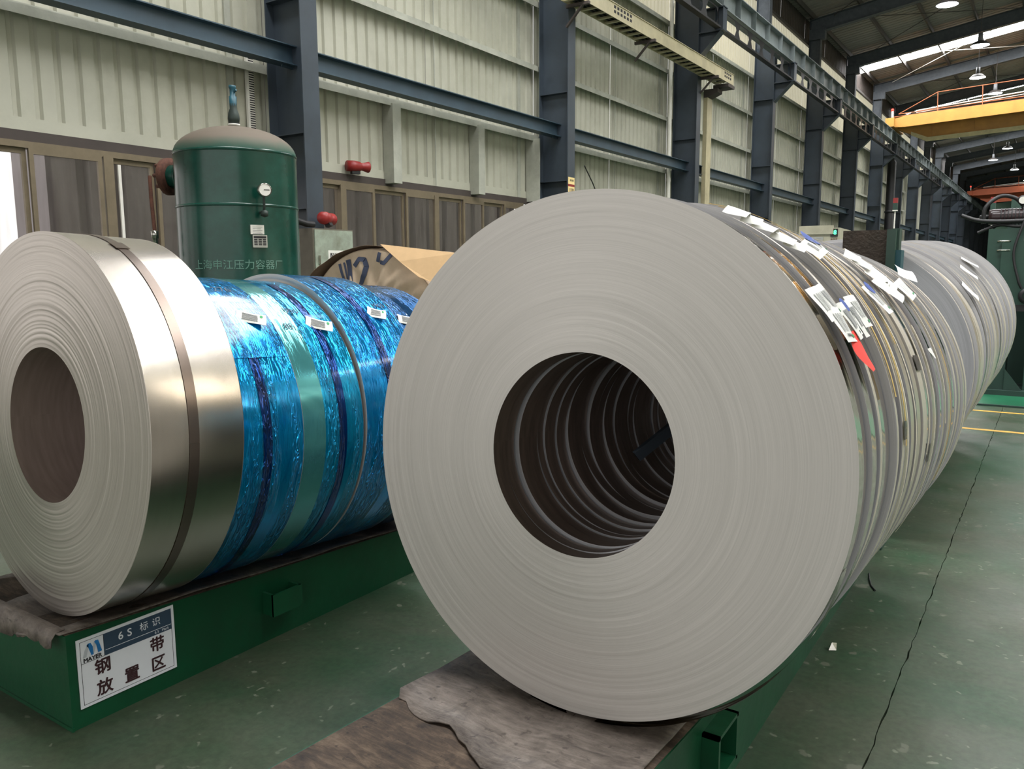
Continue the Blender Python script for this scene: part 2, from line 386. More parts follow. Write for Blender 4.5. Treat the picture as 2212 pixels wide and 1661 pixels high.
def glass():
    m, nt, b = nodemat('dirty_glass')
    tc = N(nt, 'ShaderNodeTexCoord'); sp = N(nt, 'ShaderNodeSeparateXYZ'); L(nt, tc.outputs['Object'], sp.inputs[0])
    cv = N(nt, 'ShaderNodeCombineXYZ'); L(nt, math_n(nt, 'MULTIPLY', sp.outputs[1], 5.0), cv.inputs[0]); L(nt, math_n(nt, 'MULTIPLY', sp.outputs[2], .5), cv.inputs[1])
    no = N(nt, 'ShaderNodeTexNoise', Scale=2.0, Detail=4.0); L(nt, cv.outputs[0], no.inputs['Vector'])
    tr = N(nt, 'ShaderNodeBsdfTransparent'); tr.inputs[0].default_value = (.97, .95, .95, 1)
    df = N(nt, 'ShaderNodeBsdfDiffuse'); df.inputs[0].default_value = rgb(120, 114, 108)
    gl = N(nt, 'ShaderNodeBsdfGlossy'); gl.inputs['Roughness'].default_value = .08
    m1 = N(nt, 'ShaderNodeMixShader'); L(nt, ramp(nt, no.outputs['Fac'], [(.35, g(.06)), (.7, g(.34))]), m1.inputs[0]); L(nt, tr.outputs[0], m1.inputs[1]); L(nt, df.outputs[0], m1.inputs[2])
    fr = N(nt, 'ShaderNodeFresnel', IOR=1.5)
    m2 = N(nt, 'ShaderNodeMixShader'); L(nt, fr.outputs[0], m2.inputs[0]); L(nt, m1.outputs[0], m2.inputs[1]); L(nt, gl.outputs[0], m2.inputs[2])
    L(nt, m2.outputs[0], nt.nodes['Material Output'].inputs[0]); return m
MT['glass'] = glass()
def translucent():
    m, nt, b = nodemat('translucent_wall_sheet')
    a = N(nt, 'ShaderNodeBsdfTranslucent'); a.inputs[0].default_value = rgb(236, 232, 208)
    d = N(nt, 'ShaderNodeBsdfDiffuse'); d.inputs[0].default_value = rgb(180, 172, 150)
    mx = N(nt, 'ShaderNodeMixShader'); mx.inputs[0].default_value = .35
    L(nt, a.outputs[0], mx.inputs[1]); L(nt, d.outputs[0], mx.inputs[2]); L(nt, mx.outputs[0], nt.nodes['Material Output'].inputs[0]); return m
MT['translucent'] = translucent()
MT['face_big'] = coil_face_mat('strip_edges_matte', rgb(188, 184, 179), rgb(212, 207, 202), .48, .5)
MT['face_silver'] = coil_face_mat('strip_edges_bright', rgb(176, 168, 160), rgb(222, 214, 206), .36, .8)
MT['face_gap'] = coil_face_mat('strip_edges_pale', rgb(160, 160, 162), rgb(200, 200, 204), .5, .5)
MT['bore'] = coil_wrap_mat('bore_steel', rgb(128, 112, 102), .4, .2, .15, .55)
MT['bore_silver'] = coil_wrap_mat('bore_steel_dull', rgb(156, 138, 130), .55, .12, .02, .25)
MT['wrap_silver'] = coil_wrap_mat('brushed_strip', rgb(206, 198, 188), .27, .04, .01)
MT['wrap_mirror'] = coil_wrap_mat('bright_annealed_strip', rgb(186, 176, 158), .08, .12, .12)
MT['wrap_satin'] = coil_wrap_mat('satin_strip', rgb(200, 188, 170), .30, .16, .08, .78)
MT['wrap_dull'] = coil_wrap_mat('dull_strip', rgb(198, 190, 176), .42, .14, .06, .55)
MT['wrap_dark'] = coil_wrap_mat('dark_strip', rgb(126, 112, 102), .22, .2, .08)
MT['film1'] = film_mat('blue_film', (0.0, .19, .47, 1), (0.0, .29, .60, 1))
MT['film2'] = film_mat('teal_film', (0.0, .21, .44, 1), (0.0, .31, .56, 1), band=((.10, .40, .42, 1), 0, .10), wr=.9)
MT['film3'] = film_mat('bright_blue_film', (0.0, .18, .50, 1), (0.0, .28, .64, 1), wr=1.2)
MT['film4'] = film_mat('navy_film', (0.01, .07, .2, 1), (0.02, .11, .28, 1), wr=.6)
MT['tape_film'] = film_mat('dark_blue_tape', (0.0, .02, .12, 1), (0.0, .05, .22, 1), wr=1.4)

# ------------------------------------------------------------------ the hall: frame positions
Y0 = 6.67; BAY = 6.0; NB = 20
def ycol(i): return Y0+BAY*i
XF, XB = -7.23, -7.82          # inner and outer faces of the columns
XS = -8.02                     # wall sheet
def roof_z(x): return 10.38+.15*(x+7.4)
YEND = ycol(NB-1)+3

# floor: two slabs with a ragged joint between them
floor = struct(empty('floor'))
XJ = -.35
def slab(name, x0, x1, jag_left):
    mb = MB(); n = 260; ys = []; y = -14
    rr = random.Random(3); pts = []
    while y < YEND:
        pts.append((XJ+rr.uniform(-.004, .004)*(1 if y < 14 else 0), y)); y += .05 if y < 14 else 8
    pts.append((XJ, YEND))
    k = len(pts)
    if jag_left: a = [(p[0]+.0012+rr.random()**3*.0022, p[1]) for p in pts]; b = [(x1, p[1]) for p in pts]
    else: a = [(x0, p[1]) for p in pts]; b = [(p[0]-.0012-rr.random()**3*.0022, p[1]) for p in pts]
    v = [(p[0], p[1], 0) for p in a]+[(p[0], p[1], 0) for p in b]
    mb.add(v, [(i, k+i, k+i+1, i+1) for i in range(k-1)])
    e = a if jag_left else b
    v = [(p[0], p[1], 0) for p in e]+[(p[0], p[1], -.03) for p in e]
    mb.add(v, [(i, i+1, k+i+1, k+i) if not jag_left else (i+1, i, k+i, k+i+1) for i in range(k-1)])
    return mb.obj(name, MT['floor'], floor)
slab('floor_slab', -8.1, XJ, False); slab('floor_slab', XJ, 24, True)
MB().box(-8.1, 24, -14, YEND, -.08, -.03).obj('subfloor', MT['skid_top'], floor)
for (ya, yb, xa, xb) in ((8.10, 8.17, -.66, 6), (9.22, 9.28, -.66, 6)):
    MB().box(xa, xb, ya, yb, .0005, .002).obj('floor_marking', MT['yellow_line'], floor)
MB().box(-30, -8.1, -14, YEND, -.2, -.1).obj('yard', MT['ground_out'], floor)

# left wall: ribbed cladding sheets, girts
wall = struct(empty('wall_left'))
def ribbed(y0, y1, z0, z1, x=XS, period=.2, depth=.032, rib=.055):
    mb = MB(); pts = []; y = y0
    while y < y1-1e-6:
        for dy, dx in ((0, 0), (period-rib-.03, 0), (period-rib-.012, -depth), (period-.03, -depth), (period-.012, 0)):
            if y+dy < y1: pts.append((x+dx, y+dy))
        y += period
    pts.append((x, y1)); k = len(pts)
    v = [(p[0], p[1], z0) for p in pts]+[(p[0], p[1], z1) for p in pts]
    mb.add(v, [(i, i+1, k+i+1, k+i) for i in range(k-1)])
    return mb
GZ = [3.80, 5.0, 6.07, 7.15, 8.45, 9.4]
for i in range(-2, NB-1):
    ya, yb = ycol(i)-.0, ycol(i)+BAY
    for h in range(2):
        y0, y1 = ya+3*h, ya+3*h+2.992
        zlow = 2.72 if i in (-2, -1, 0) else .0
        if i < 10:
            ribbed(y0, y1, zlow, 7.2).obj('cladding_sheet', MT['sheet'], wall)
            ribbed(y0, y1, 7.2, 8.45).obj('translucent_sheet', MT['translucent'], wall)
            ribbed(y0, y1, 8.45, 9.05).obj('cladding_sheet', MT['rust_and_shade'], wall)  # dark brown puts the dimmer light high on the wall into the colour
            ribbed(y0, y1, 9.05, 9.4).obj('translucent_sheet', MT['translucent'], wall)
            ribbed(y0, y1, 9.4, 10.5).obj('cladding_sheet', MT['rust_and_shade'], wall)
        else:
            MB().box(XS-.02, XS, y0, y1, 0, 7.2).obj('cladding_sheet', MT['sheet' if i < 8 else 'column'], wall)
            MB().box(XS-.02, XS, y0, y1, 7.2, 10.5).obj('cladding_sheet', MT['rust_and_shade'], wall)
    for z in GZ:
        if i < 8:
            # Z-section girt: web, lip up, lip down
            MB().box(XS+.005, XS+.17, ya, yb, z-.006, z).box(XS+.165, XS+.171, ya, yb, z-.09, z).box(XS+.005, XS+.011, ya, yb, z, z+.06).obj('girt', MT['girt'] if z < 8 else MT['purlin'], wall)
    if 0 <= i < 8:
        # sag rods at mid bay
        MB().tube([(XS+.06, ya+3.13, 2.72 if i == 0 else 0), (XS+.06, ya+3.13, 7.1)], .009, 6).obj('sag_rod', MT['girt'], wall)
    if i < 8:
        MB().box(XS+.002, XS+.03, yb-.55, yb-.47, zlow, 7.1).obj('corner_trim', MT['girt'], wall)
# edge flashing above the windows
for ya, yb in ((-5.2, 6.55), (6.85, 12.6)):
    MB().box(XS+.002, XS+.012, ya, yb, 2.72, 2.84).obj('flashing', MT['sheet'], wall)
    MB().box(XS-.06, XS+.03, ya, yb, 2.62, 2.72).obj('lintel', MT['rust_and_shade'], wall)
    MB().box(XS-.12, XS+.03, ya, yb, 0, .95).obj('sill_wall', MT['girt'], wall)
# two boxed posts in the bay beside the tank column
for ya in (8.70, 10.72):
    MB().box(XS+.01, XS+.20, ya, ya+.17, 2.66, 3.74).obj('boxed_post', MT['girt'], wall)
MB().box(XS+.02, XS+.30, 12.40, 12.42, 2.66, 3.74).obj('end_panel', MT['girt'], wall)

# windows: sashes with panes
def window(name, y_edges, z0=.95, z1=2.62, deep=()):
    w = struct(empty(name))
    fy0, fy1 = y_edges[0], y_edges[-1]; xw = XS+.0
    MB().box(xw-.05, xw+.06, fy0, fy1, z1-.06, z1).obj('head_rail', MT['aluminium'], w)
    MB().box(xw-.05, xw+.06, fy0, fy1, z0, z0+.06).obj('sill_rail', MT['aluminium'], w)
    for k, (a, b) in enumerate(zip(y_edges[:-1], y_edges[1:])):
        dx = .03 if k % 2 else -.01
        zt = z1-.06; zb = z0+.06; fwid = .045
        mb = MB()
        mb.box(xw+dx, xw+dx+.03, a+.004, a+fwid, zb, zt).box(xw+dx, xw+dx+.03, b-fwid, b-.004, zb, zt)
        mb.box(xw+dx, xw+dx+.03, a+fwid, b-fwid, zt-.05, zt).box(xw+dx, xw+dx+.03, a+fwid, b-fwid, zb, zb+.07)
        s = mb.obj('sash', MT['aluminium'], w)
        MB().add([(xw+dx+.015, a+fwid, zb+.07), (xw+dx+.015, b-fwid, zb+.07), (xw+dx+.015, b-fwid, zt-.05), (xw+dx+.015, a+fwid, zt-.05)], [(0, 1, 2, 3)]).obj('pane', MT['glass'], s)
        MB().box(xw+dx+.03, xw+dx+.04, b-fwid+.012, b-.02, 1.25, 1.42).obj('latch', MT['black'], s)
    for a in deep:
        MB().box(xw-.05, xw+.07, a-.05, a+.05, z0, z1-.05).obj('mullion', MT['aluminium'], w)
    return w
window('window_1', [.3, 1.5, 2.7, 3.86, 4.56, 5.14, 5.75, 6.4], deep=(1.5, 2.7, 4.62))
window('window_2', [6.95, 7.84, 8.45, 9.10, 9.80, 10.48, 11.05, 11.64, 12.25], deep=(7.84, 9.80))
window('window_3', [-5.0, -3.8, -2.6, -1.4, -.2], deep=(-2.6,))
MB().box(XS+.04, XS+.06, 4.72, 4.75, 1.0, 2.5).obj('white_bar', MT['white_strip'], bpy.data.objects['window_1'])
# neighbouring building across a narrow yard, seen through the glass
nb = empty('neighbour_building', (-10.6, 5.9, 0)); struct(nb)
ribbed(-.5, 10, -.1, 7.5, x=0, period=.5, depth=.12, rib=.16).obj('facade', MT['out_wall'], nb)
MB().box(-1.0, -.14, -.5, 10, -.1, 7.6).obj('building_body', MT['out_wall'], nb)

# wall beams (blue) between the columns
for i in range(-2, 12):
    ya, yb = ycol(i)+.005, ycol(i)+BAY-.005
    b = empty('wall_beam', (-7.52, ya, 3.77))
    ln = yb-ya
    MB().box(-.006, .006, 0, ln, .01, .21).obj('web', MT['beam'], b)
    MB().box(-.09, .09, 0, ln, .205, .217).obj('flange', MT['beam'], b)
    MB().box(-.09, .09, 0, ln, 0, .012).obj('flange', MT['beam'], b)
    MB().box(.0, .012, ln-.16, ln, -.03, .012).obj('seat_angle', MT['beam'], b)
    tag(b, 'blue-grey horizontal steel beam spanning between two wall columns', 'beam', 'wall beams between the columns')

# columns with corbels
def column():
    c = empty('steel_column', (0, 0, 0))
    W = .125
    MB().box(XF-.016, XF, -W, W, 0, 7.9).obj('inner_flange', MT['column'], c)
    MB().box(XB, XB+.016, -W, W, 0, 10.2).obj('outer_flange', MT['column'], c)
    web = MB().box(XB+.016, XF-.016, -.006, .006, 0, 7.9).obj('web', MT['column'], c)
    for z in (1.2, 2.15, 3.0, 4.5, 6.4):
        MB().box(XB+.016, XF-.016, -W+.01, -.006, z-.006, z+.006).box(XB+.016, XF-.016, .006, W-.01, z-.006, z+.006).obj('stiffener', MT['column'], web)
    k = empty('corbel'); k.parent = c
    MB().prism([(XF, 6.84), (-6.66, 6.84), (-6.66, 7.34), (XF, 7.34)], 1, -.008, .008).obj('corbel_web', MT['column'], k)
    MB().prism([(XF, 6.33), (-6.72, 6.828), (XF, 6.828)], 1, -.008, .008).obj('gusset', MT['column'], k)
    MB().box(XF, -6.64, -W, W, 7.328, 7.35).obj('corbel_flange', MT['column'], k)
    MB().box(XF, -6.64, -W, W, 6.825, 6.845).obj('corbel_flange', MT['column'], k)
    MB().box(-6.86, -6.846, -W, W, 6.845, 7.328).obj('end_stiffener', MT['column'], k)
    MB().box(-6.672, -6.66, -W, W, 6.845, 7.328).obj('end_stiffener', MT['column'], k)
    # diagonal sole plate under the gusset
    a, b_ = (XF, 6.33), (-6.72, 6.828); nx, nz = (b_[1]-a[1]), -(b_[0]-a[0]); l = math.hypot(nx, nz); nx, nz = nx/l*.014, nz/l*.014
    MB().prism([a, (a[0]+nx, a[1]+nz), (b_[0]+nx, b_[1]+nz), b_], 1, -W, W).obj('sole_plate', MT['column'], k)
    u = empty('upper_column'); u.parent = c
    MB().box(-7.45, -7.435, -W, W, 7.9, 9.8).obj('upper_flange', MT['rafter'], u)
    MB().box(XB+.016, -7.45, -.006, .006, 7.9, 9.8).obj('upper_web', MT['rafter'], u)
    MB().box(XB, -7.30, -W-.01, W+.01, 9.45, 9.80).obj('knee', MT['rafter'], u)
    return c
c0 = column()
for i in range(-1, NB):
    c = c0 if i == -1 else dup(c0)
    c.location = (0, ycol(i), 0)
    if i == 0: tag(c, 'blue-grey steel wall column standing behind the green pressure tank', 'column')
    elif i == 1: tag(c, 'blue-grey steel wall column carrying a small red and yellow notice', 'column')
    elif i == 2: tag(c, 'blue-grey steel wall column at the end of the cream cable tray', 'column')
    else: tag(c, 'blue-grey steel column with a corbel, in the row along the hall wall', 'column', 'wall columns further down the hall')
tag(c0, 'blue-grey steel column with a corbel, in the row along the hall wall', 'column', 'wall columns further down the hall')

# crane runway: one girder per bay, stiffened web, castellated tie beneath
def runway():
    r = empty('runway_girder')
    ln = BAY-.02
    MB().box(-6.98, -6.70, 0, ln, 7.352, 7.372).obj('flange', MT['runway'], r)
    MB().box(-6.98, -6.70, 0, ln, 7.83, 7.85).obj('flange', MT['runway'], r)
    w = MB().box(-6.846, -6.834, 0, ln, 7.372, 7.83).obj('web', MT['runway'], r)
    for k in range(6):
        y = .02+k*(ln-.06)/5
        MB().box(-6.834, -6.712, y, y+.012, 7.372, 7.83).box(-6.97, -6.846, y, y+.012, 7.372, 7.83).obj('stiffener', MT['runway'], w)
    MB().box(-6.875, -6.805, 0, ln, 7.85, 7.93).obj('crane_rail', MT['rust_and_shade'], r)
    return r
def castellated():
    # web with hexagon openings
    r = empty('castellated_tie')
    ln = BAY-.3; n = 6; p = ln/n; mb = MB(); z0, z1, zm = 6.90, 7.31, 7.105
    for k in range(n):
        y = k*p; a, b_, c_, d = y+.16*p, y+.3*p, y+.84*p, y+.98*p
        x = -6.76
        def q(pts): mb.add([(x, yy, zz) for yy, zz in pts], [tuple(range(len(pts)))])
        h0, h1 = z0+.03, z1-.03
        q([(y, z0), (y+p, z0), (y+p, h0), (y, h0)]); q([(y, h1), (y+p, h1), (y+p, z1), (y, z1)])
        q([(y, h0), (b_, h0), (a, zm), (y, zm)]); q([(y, zm), (a, zm), (b_, h1), (y, h1)])
        q([(c_, h0), (y+p, h0), (y+p, zm), (d, zm)]); q([(d, zm), (y+p, zm), (y+p, h1), (c_, h1)])
    mb.obj('perforated_web', MT['black'], r)
    MB().box(-6.83, -6.69, 0, ln, 6.86, 6.90).obj('flange', MT['black'], r)
    return r
r0, t0 = runway(), castellated()
for i in range(-1, NB-1):
    r = r0 if i == -1 else dup(r0); r.location = (0, ycol(i)+.01, 0)
    tag(r, 'grey stiffened crane runway girder resting on the column corbels', 'girder', 'runway girders along the wall')
    if i < 9:
        t = t0 if i == -1 else dup(t0); t.location = (0, ycol(i)+.15, 0)
        tag(t, 'black tie beam with hexagonal openings hanging below the crane runway', 'beam', 'perforated ties below the runway')

# roof
ceil = struct(empty('ceiling'))
XR = 15.2
SKY = [(2.6, 4.0), (8.9, 10.3), (20.9, 22.3), (39.0, 40.5), (51.0, 52.4), (63, 64.4), (75, 76.4)]
def roofbox(mb, x0, x1, y0, y1, dz0, dz1):
    v = [(x, y, roof_z(x)+d) for d in (dz0, dz1) for y in (y0, y1) for x in (x0, x1)]
    return mb.add(v, [(0,2,3,1),(4,5,7,6),(0,1,5,4),(2,6,7,3),(0,4,6,2),(1,3,7,5)])
def roof_sheet(y0, y1, name, mat, rib=True):
    mb = MB(); pts = []; y = y0
    while y < y1:
        for dy, d in ((0, 0), (.22, 0), (.24, .04), (.28, .04), (.30, 0)):
            if y+dy < y1: pts.append((y+dy, d if rib else 0))
        y += .3
    pts.append((y1, 0)); k = len(pts)
    v = [(x, p[0], roof_z(x)+p[1]) for x in (-8.2, XR) for p in pts]
    mb.add(v, [(i, i+1, k+i+1, k+i) for i in range(k-1)]); return mb.obj(name, mat, ceil)
ys = [-14]
for a, b_ in SKY: ys += [a, b_]
ys.append(YEND)
for k in range(0, len(ys), 2): roof_sheet(ys[k], ys[k+1], 'roof_sheet', MT['roof'])
for a, b_ in SKY: roof_sheet(a, b_, 'skylight_sheet', MT['skylight'], False)
for i in range(-2, NB):
    y = ycol(i)
    rf = MB(); roofbox(rf, -7.8, XR, y-.13, y+.13, -.66, -.64); roofbox(rf, -7.8, XR, y-.13, y+.13, -.2, -.18); roofbox(rf, -7.8, XR, y-.008, y+.008, -.64, -.2)
    rf.obj('rafter', MT['rafter'], ceil)
for k, x in enumerate([-7.7, -6.2, -4.7, -3.2, -1.7, -.2, 1.3, 2.8, 4.3, 5.8, 7.3, 8.8, 10.3, 11.8, 13.3, 14.8]):
    z = roof_z(x)
    MB().box(x-.03, x+.03, -14, YEND, z-.19, z-.01).obj('purlin', MT['purlin'], ceil)
for i in (3, 4, 5, 6, 8):
    ya, yb = ycol(i)+.2, ycol(i+1)-.2
    for xa, xb in ((-7.0, -1.5), (-1.5, -7.0)):
        MB().tube([(xa, ya, roof_z(xa)-.3), (xb, yb, roof_z(xb)-.3)], .014, 5).obj('bracing_rod', MT['white_strip' if i == 5 else 'purlin'], ceil)
# far end wall
struct(MB().box(-8.1, 15.2, YEND, YEND+.2, 0, 14).obj('wall_end', MT['far_wall']))
struct(MB().box(15, 15.2, -9, YEND, 0, 14.2).obj('wall_right', MT['sheet']))  # unseen side of the hall, added to block open daylight from the right

# high-bay lamps
def lamp():
    l = empty('high_bay_lamp')
    MB().lathe([(.012, .78), (.012, .40)], 8).obj('stem', MT['purlin'], l)
    MB().lathe([(.0, .42), (.07, .41), (.08, .16), (.06, .14)], 16).obj('gear_housing', MT['lamp_body'], l)
    sh = MB().lathe([(.06, .16), (.18, .13), (.28, .04), (.30, 0)], 24).lathe([(.30, 0), (.285, .01), (.27, .03)], 24).obj('reflector', MT['purlin'], l)
    MB().disc(.285, .006, 24, flip=True).obj('lens', MT['lamp_glow'], sh)
    return l
l0 = lamp()
LP = [(-3.15, 27.2, 8.95), (-2.7, 32.6, 8.95), (-3.2, 38.6, 9.1), (-2.8, 42.4, 9.1), (-4.2, 66.5, 9.0), (-3.2, 73.8, 9.0), (-3.1, 60.8, 9.0), (-2.6, 83, 9.0), (-2.2, 90, 9.0), (-3.1, 9.5, 9.0), (-3.1, 21.4, 9.0), (-3.1, 3.5, 9.0)]
for k, p in enumerate(LP):
    l = l0 if k == 0 else dup(l0); l.location = p
    # hang the stem from the roof
    zt = roof_z(p[0])-.02-p[2]
    for ch in l.children:
        if ch.name.startswith('stem'): ch.scale = (1, 1, 1); ch.data = MB().lathe([(.010, zt), (.010, .41)], 8).mesh('stem', [MT['purlin']])
    tag(l, 'round high-bay lamp with a glowing lens hanging under the roof', 'lamp', 'high-bay lamps under the roof')

# travelling cranes
def crane(y, main, rail, label, sag=.0):
    c = empty('bridge_crane', (-6.84, y, 7.93)); c.rotation_euler = (0, -.04, 0)
    ln = 15
    gmb = MB().prism([(.15, .05), (1.4, -.55), (ln, -.55), (ln, .55), (.15, .42)], 1, .0, .5)
    gd = gmb.obj('bridge_girder', main, c)
    MB().box(.1, ln, -.06, .56, .55, .57).box(.1, ln, -.06, .0, .40, .42).obj('girder_flange', main, gd)
    for k in range(7): MB().box(1.6+k*1.7, 1.62+k*1.7, -.03, 0, -.5, .5).obj('web_stiffener', main, gd)
    MB().prism([(.15, .04), (.6, .0), (ln, .0), (ln, .50), (.6, .50), (.15, .42)], 1, -.80, -.74).obj('walkway_fascia', main, c)
    MB().prism([(.75, -.30), (1.4, -.66), (ln, -.66), (ln, -.48), (1.45, -.48), (.75, -.14)], 1, -.10, .0).obj('conductor_guard', rail[1], c)
    ec = MB().box(-.18, .18, -1.2, 1.6, .03, .42).obj('end_carriage', main, c)
    for yy in (-1.0, 1.4): MB().lathe([(0, -.07), (.14, -.07), (.14, .07), (0, .07)], 16, ax=0, c=(0, yy, .14)).obj('wheel', MT['black'], ec)
    MB().box(.35, .95, -.3, -.02, .12, .34).obj('drive_motor', MT['black'], c)
    hr = MB()
    hr.tube([(.3, -.7, .62), (1.9, -.7, 1.35), (ln, -.7, 1.35)], .022, 6)
    hr.tube([(.3, -.7, .62), (ln, -.7, .66)], .022, 6)
    h = hr.obj('handrail', rail[0], c)
    for k in range(8): MB().tube([(1.9+k*1.75, -.7, .4), (1.9+k*1.75, -.7, 1.35)], .022, 6).obj('handrail_post', rail[0], h)
    MB().box(.1, ln, -.75, -.02, .50, .53).obj('walkway', rail[0], c)
    MB().tube([(.05, -.75, .5), (.05, -.75, .78)], .05, 8).obj('beacon_post', MT['white'], c)
    MB().lathe([(0, .12), (.055, .1), (.06, 0), (0, 0)], 12, c=(.05, -.75, .78)).obj('beacon', MT['red_glow'], c)
    MB().tube([(1.0, -.5, .7), (ln, -.5, 1.25)], .03, 6).obj('festoon_cable', MT['white_strip'], c)
    MB().tube([(1.0, -.45, .62), (ln, -.45, 1.12)], .02, 6).obj('festoon_cable', MT['white_strip'], c)
    return tag(c, label, 'crane')
crane(42.6, MT['crane_y'], (MT['crane_rail'], MT['cream_rail']), 'yellow overhead bridge crane with a handrail above its girder')
crane(84, MT['crane_o'], (MT['crane_o'], MT['crane_o']), 'rusty orange overhead bridge crane far down the hall')

# ------------------------------------------------------------------ things along the wall
# cable tray
tr = empty('cable_tray', (0, 0, 0))
xa, xb_, zt0, zt1 = -7.20, -6.88, 5.90, 6.14
MB().box(xb_-.006, xb_+.006, 12.2, 20.0, zt0, zt1).obj('side_rail', MT['cream'], tr)
MB().box(xa-.006, xa+.006, 12.2, 20.0, zt0, zt1).obj('side_rail', MT['cream'], tr)
MB().box(xa-.02, xb_+.02, 12.2, 20.0, zt1, zt1+.012).obj('cover', MT['cream'], tr)
for k in range(26): MB().box(xa, xb_, 12.3+k*.3, 12.36+k*.3, zt0, zt0+.03).obj('rung', MT['cream'], tr)
for k, dx in enumerate((.08, .15, .24)): MB().tube([(xa+dx, 12.2, zt0+.06), (xa+dx, 16, zt0+.05), (xa+dx, 19.8, zt0+.06)], .022, 6).obj('cable', MT['black'], tr)
for y in (12.5, 15.2, 18.75):
    MB().bar((-7.24, y, zt0-.03), (-6.8, y, zt0-.03), .06, .05).bar((-7.24, y, zt0-.36), (-6.92, y, zt0-.04), .05, .03).obj('bracket', MT['rust_and_shade'], tr)
MB().box(-7.24, -6.86, 19.6, 20.05, zt0-.09, zt0-.02).obj('bracket', MT['rust_and_shade'], tr)
for y0_, n_ in ((13.55, 6), (19.35, 4)):
    mk = MB()
    for r_ in range(2):
        for k in range(n_): mk.box(xb_+.006, xb_+.0075, y0_+k*.13, y0_+k*.13+.08, zt1-.08-r_*.08, zt1-.03-r_*.08)
    mk.obj('stencil_marks', MT['ink_black'], tr)['kind'] = 'stuff'
tag(tr, 'cream perforated cable tray running high along the columns', 'cable tray')
# riser and downpipe
rs = empty('cable_riser', (-7.4, 19.7, 0))
MB().box(-.05, .05, -.16, .16, .0, 5.6).obj('duct', MT['cream'], rs)
MB().prism([(-.05, 5.6), (.05, 5.6), (.30, 5.70), (.30, 5.79), (-.05, 5.79)], 1, -.16, .16).obj('elbow', MT['rust_and_shade'], rs)
tag(rs, 'tan vertical cable duct rising to the end of the cable tray', 'cable duct')
dp = empty('downpipe', (-7.75, 18.2, 0))
MB().tube([(0, 0, 0), (0, 0, 8)], .045, 10).obj('pipe', MT['white_strip'], dp)
for z in (1.5, 3.5, 5.5, 7.4): MB().lathe([(.05, 0), (.055, .02), (.055, .08), (.05, .1)], 10, c=(0, 0, z)).obj('collar', MT['white_strip'], dp)
tag(dp, 'pale plastic downpipe beside a wall column', 'pipe')
dp2 = empty('vent_stack', (-7.0, ycol(6)+1.0, 0))
MB().tube([(0, 0, 0), (0, 0, 6.6), (-.15, 0, 6.9), (-.6, 0, 7.0)], .2, 14).obj('pipe', MT['black'], dp2)
MB().lathe([(.2, 0), (.23, .02), (.23, .1), (.2, .12)], 14, c=(0, 0, 4.2)).obj('collar', MT['black'], dp2)
tag(dp2, 'thick black vertical pipe bending into the wall below the runway', 'pipe')
# slotted white strip beside the tank column
ws = empty('slotted_strip', (XS+.05, 6.36, 2.75))
MB().box(-.02, .012, 0, .10, 0, 1.2).obj('back_strip', MT['white_strip'], ws)
sl = MB()
for k in range(44): sl.box(.012, .0135, .03, .10, .03+k*.026, .042+k*.026)
sl.obj('slots', MT['ink_black'], ws)['kind'] = 'stuff'
tag(ws, 'white slotted wiring strip beside the column behind the tank', 'wiring strip')
# notice on the second column
nt_ = empty('column_notice', (XF+.002, 12.66, 2.82))
MB().box(0, .004, -.10, .12, .12, .24).obj('upper_panel', MT['warn_yellow'], nt_)
MB().box(0, .004, -.10, .12, .08, .12).obj('red_band', MT['red'], nt_)
MB().box(0, .004, -.10, .12, -.04, .08).obj('lower_panel', MT['warn_yellow'], nt_)
m_ = MB()
for k in range(4): m_.box(.004, .005, -.04+k*.035, -.02+k*.035, .17, .205); m_.box(.004, .005, -.05+k*.04, -.03+k*.04, -.02, .05)
m_.obj('print', MT['ink_black'], nt_)
tag(nt_, 'small yellow notice with a red band on a column', 'notice')
# red alarm horns
def horn(p, rz, label, tilt=.0):
    h = empty('alarm_horn', p, (0, tilt, rz))
    MB().lathe([(.0, -.12), (.07, -.12), (.075, -.02), (.065, .06), (.05, .09)], 14, ax=1).obj('body', MT['red'], h)
    MB().lathe([(.05, .09), (.055, .12), (.075, .19), (.07, .2), (.04, .14)], 14, ax=1).obj('bell', MT['red'], h)
    MB().box(-.03, .03, -.06, .06, -.10, -.06).obj('bracket', MT['black'], h)
    return tag(h, label, 'alarm horn')
horn((XS+.12, 8.02, 2.82), -.35, 'red alarm horn fixed above the window beside the white flashing')
horn((-7.05, 6.66, 2.03), .5, 'red alarm horn tilted on top of the grey switch box', -.4)
wc = MB().tube([(-7.2, 13.1, 3.3), (-7.3, 13.6, 3.05), (-7.5, 14.2, 2.85), (-7.7, 14.8, 2.7), (-7.9, 15.4, 2.6)], .012, 6).obj('loose_cable', MT['black'])
tag(wc, 'loose black cable sagging between column and wall', 'cable')

# switch box next to the tank
sb = empty('switch_box', (-7.15, 6.28, 0))
MB().box(0, .28, 0, .62, .62, 1.90).obj('body', MT['box_side'], sb)
MB().box(.02, .26, .05, .12, 0, .62).box(.02, .26, .5, .57, 0, .62).obj('stand', MT['box_side'], sb)
dr = MB().box(.28, .295, .02, .60, .64, 1.885).obj('door', MT['box'], sb)
MB().box(.295, .31, .06, .085, 1.5, 1.6).obj('handle', MT['chrome'], dr)
MB().box(.2951, .297, .21, .44, 1.52, 1.66).obj('label_plate', MT['white'], dr)
text_obj('label_text', '配电箱', .06, MT['ink_black'], dr, face_x((.2975, .325, 1.60)), .001)
tag(sb, 'grey-green electrical switch box standing by the window', 'switch box')
hs = MB().tube([(-6.86, 5.85, 1.99), (-6.9, 6.05, 1.98), (-6.95, 6.25, 1.95), (-6.96, 6.38, 1.945)], .035, 8).obj('cable_conduit', MT['black'])
tag(hs, 'black corrugated conduit reaching the top of the switch box', 'conduit')

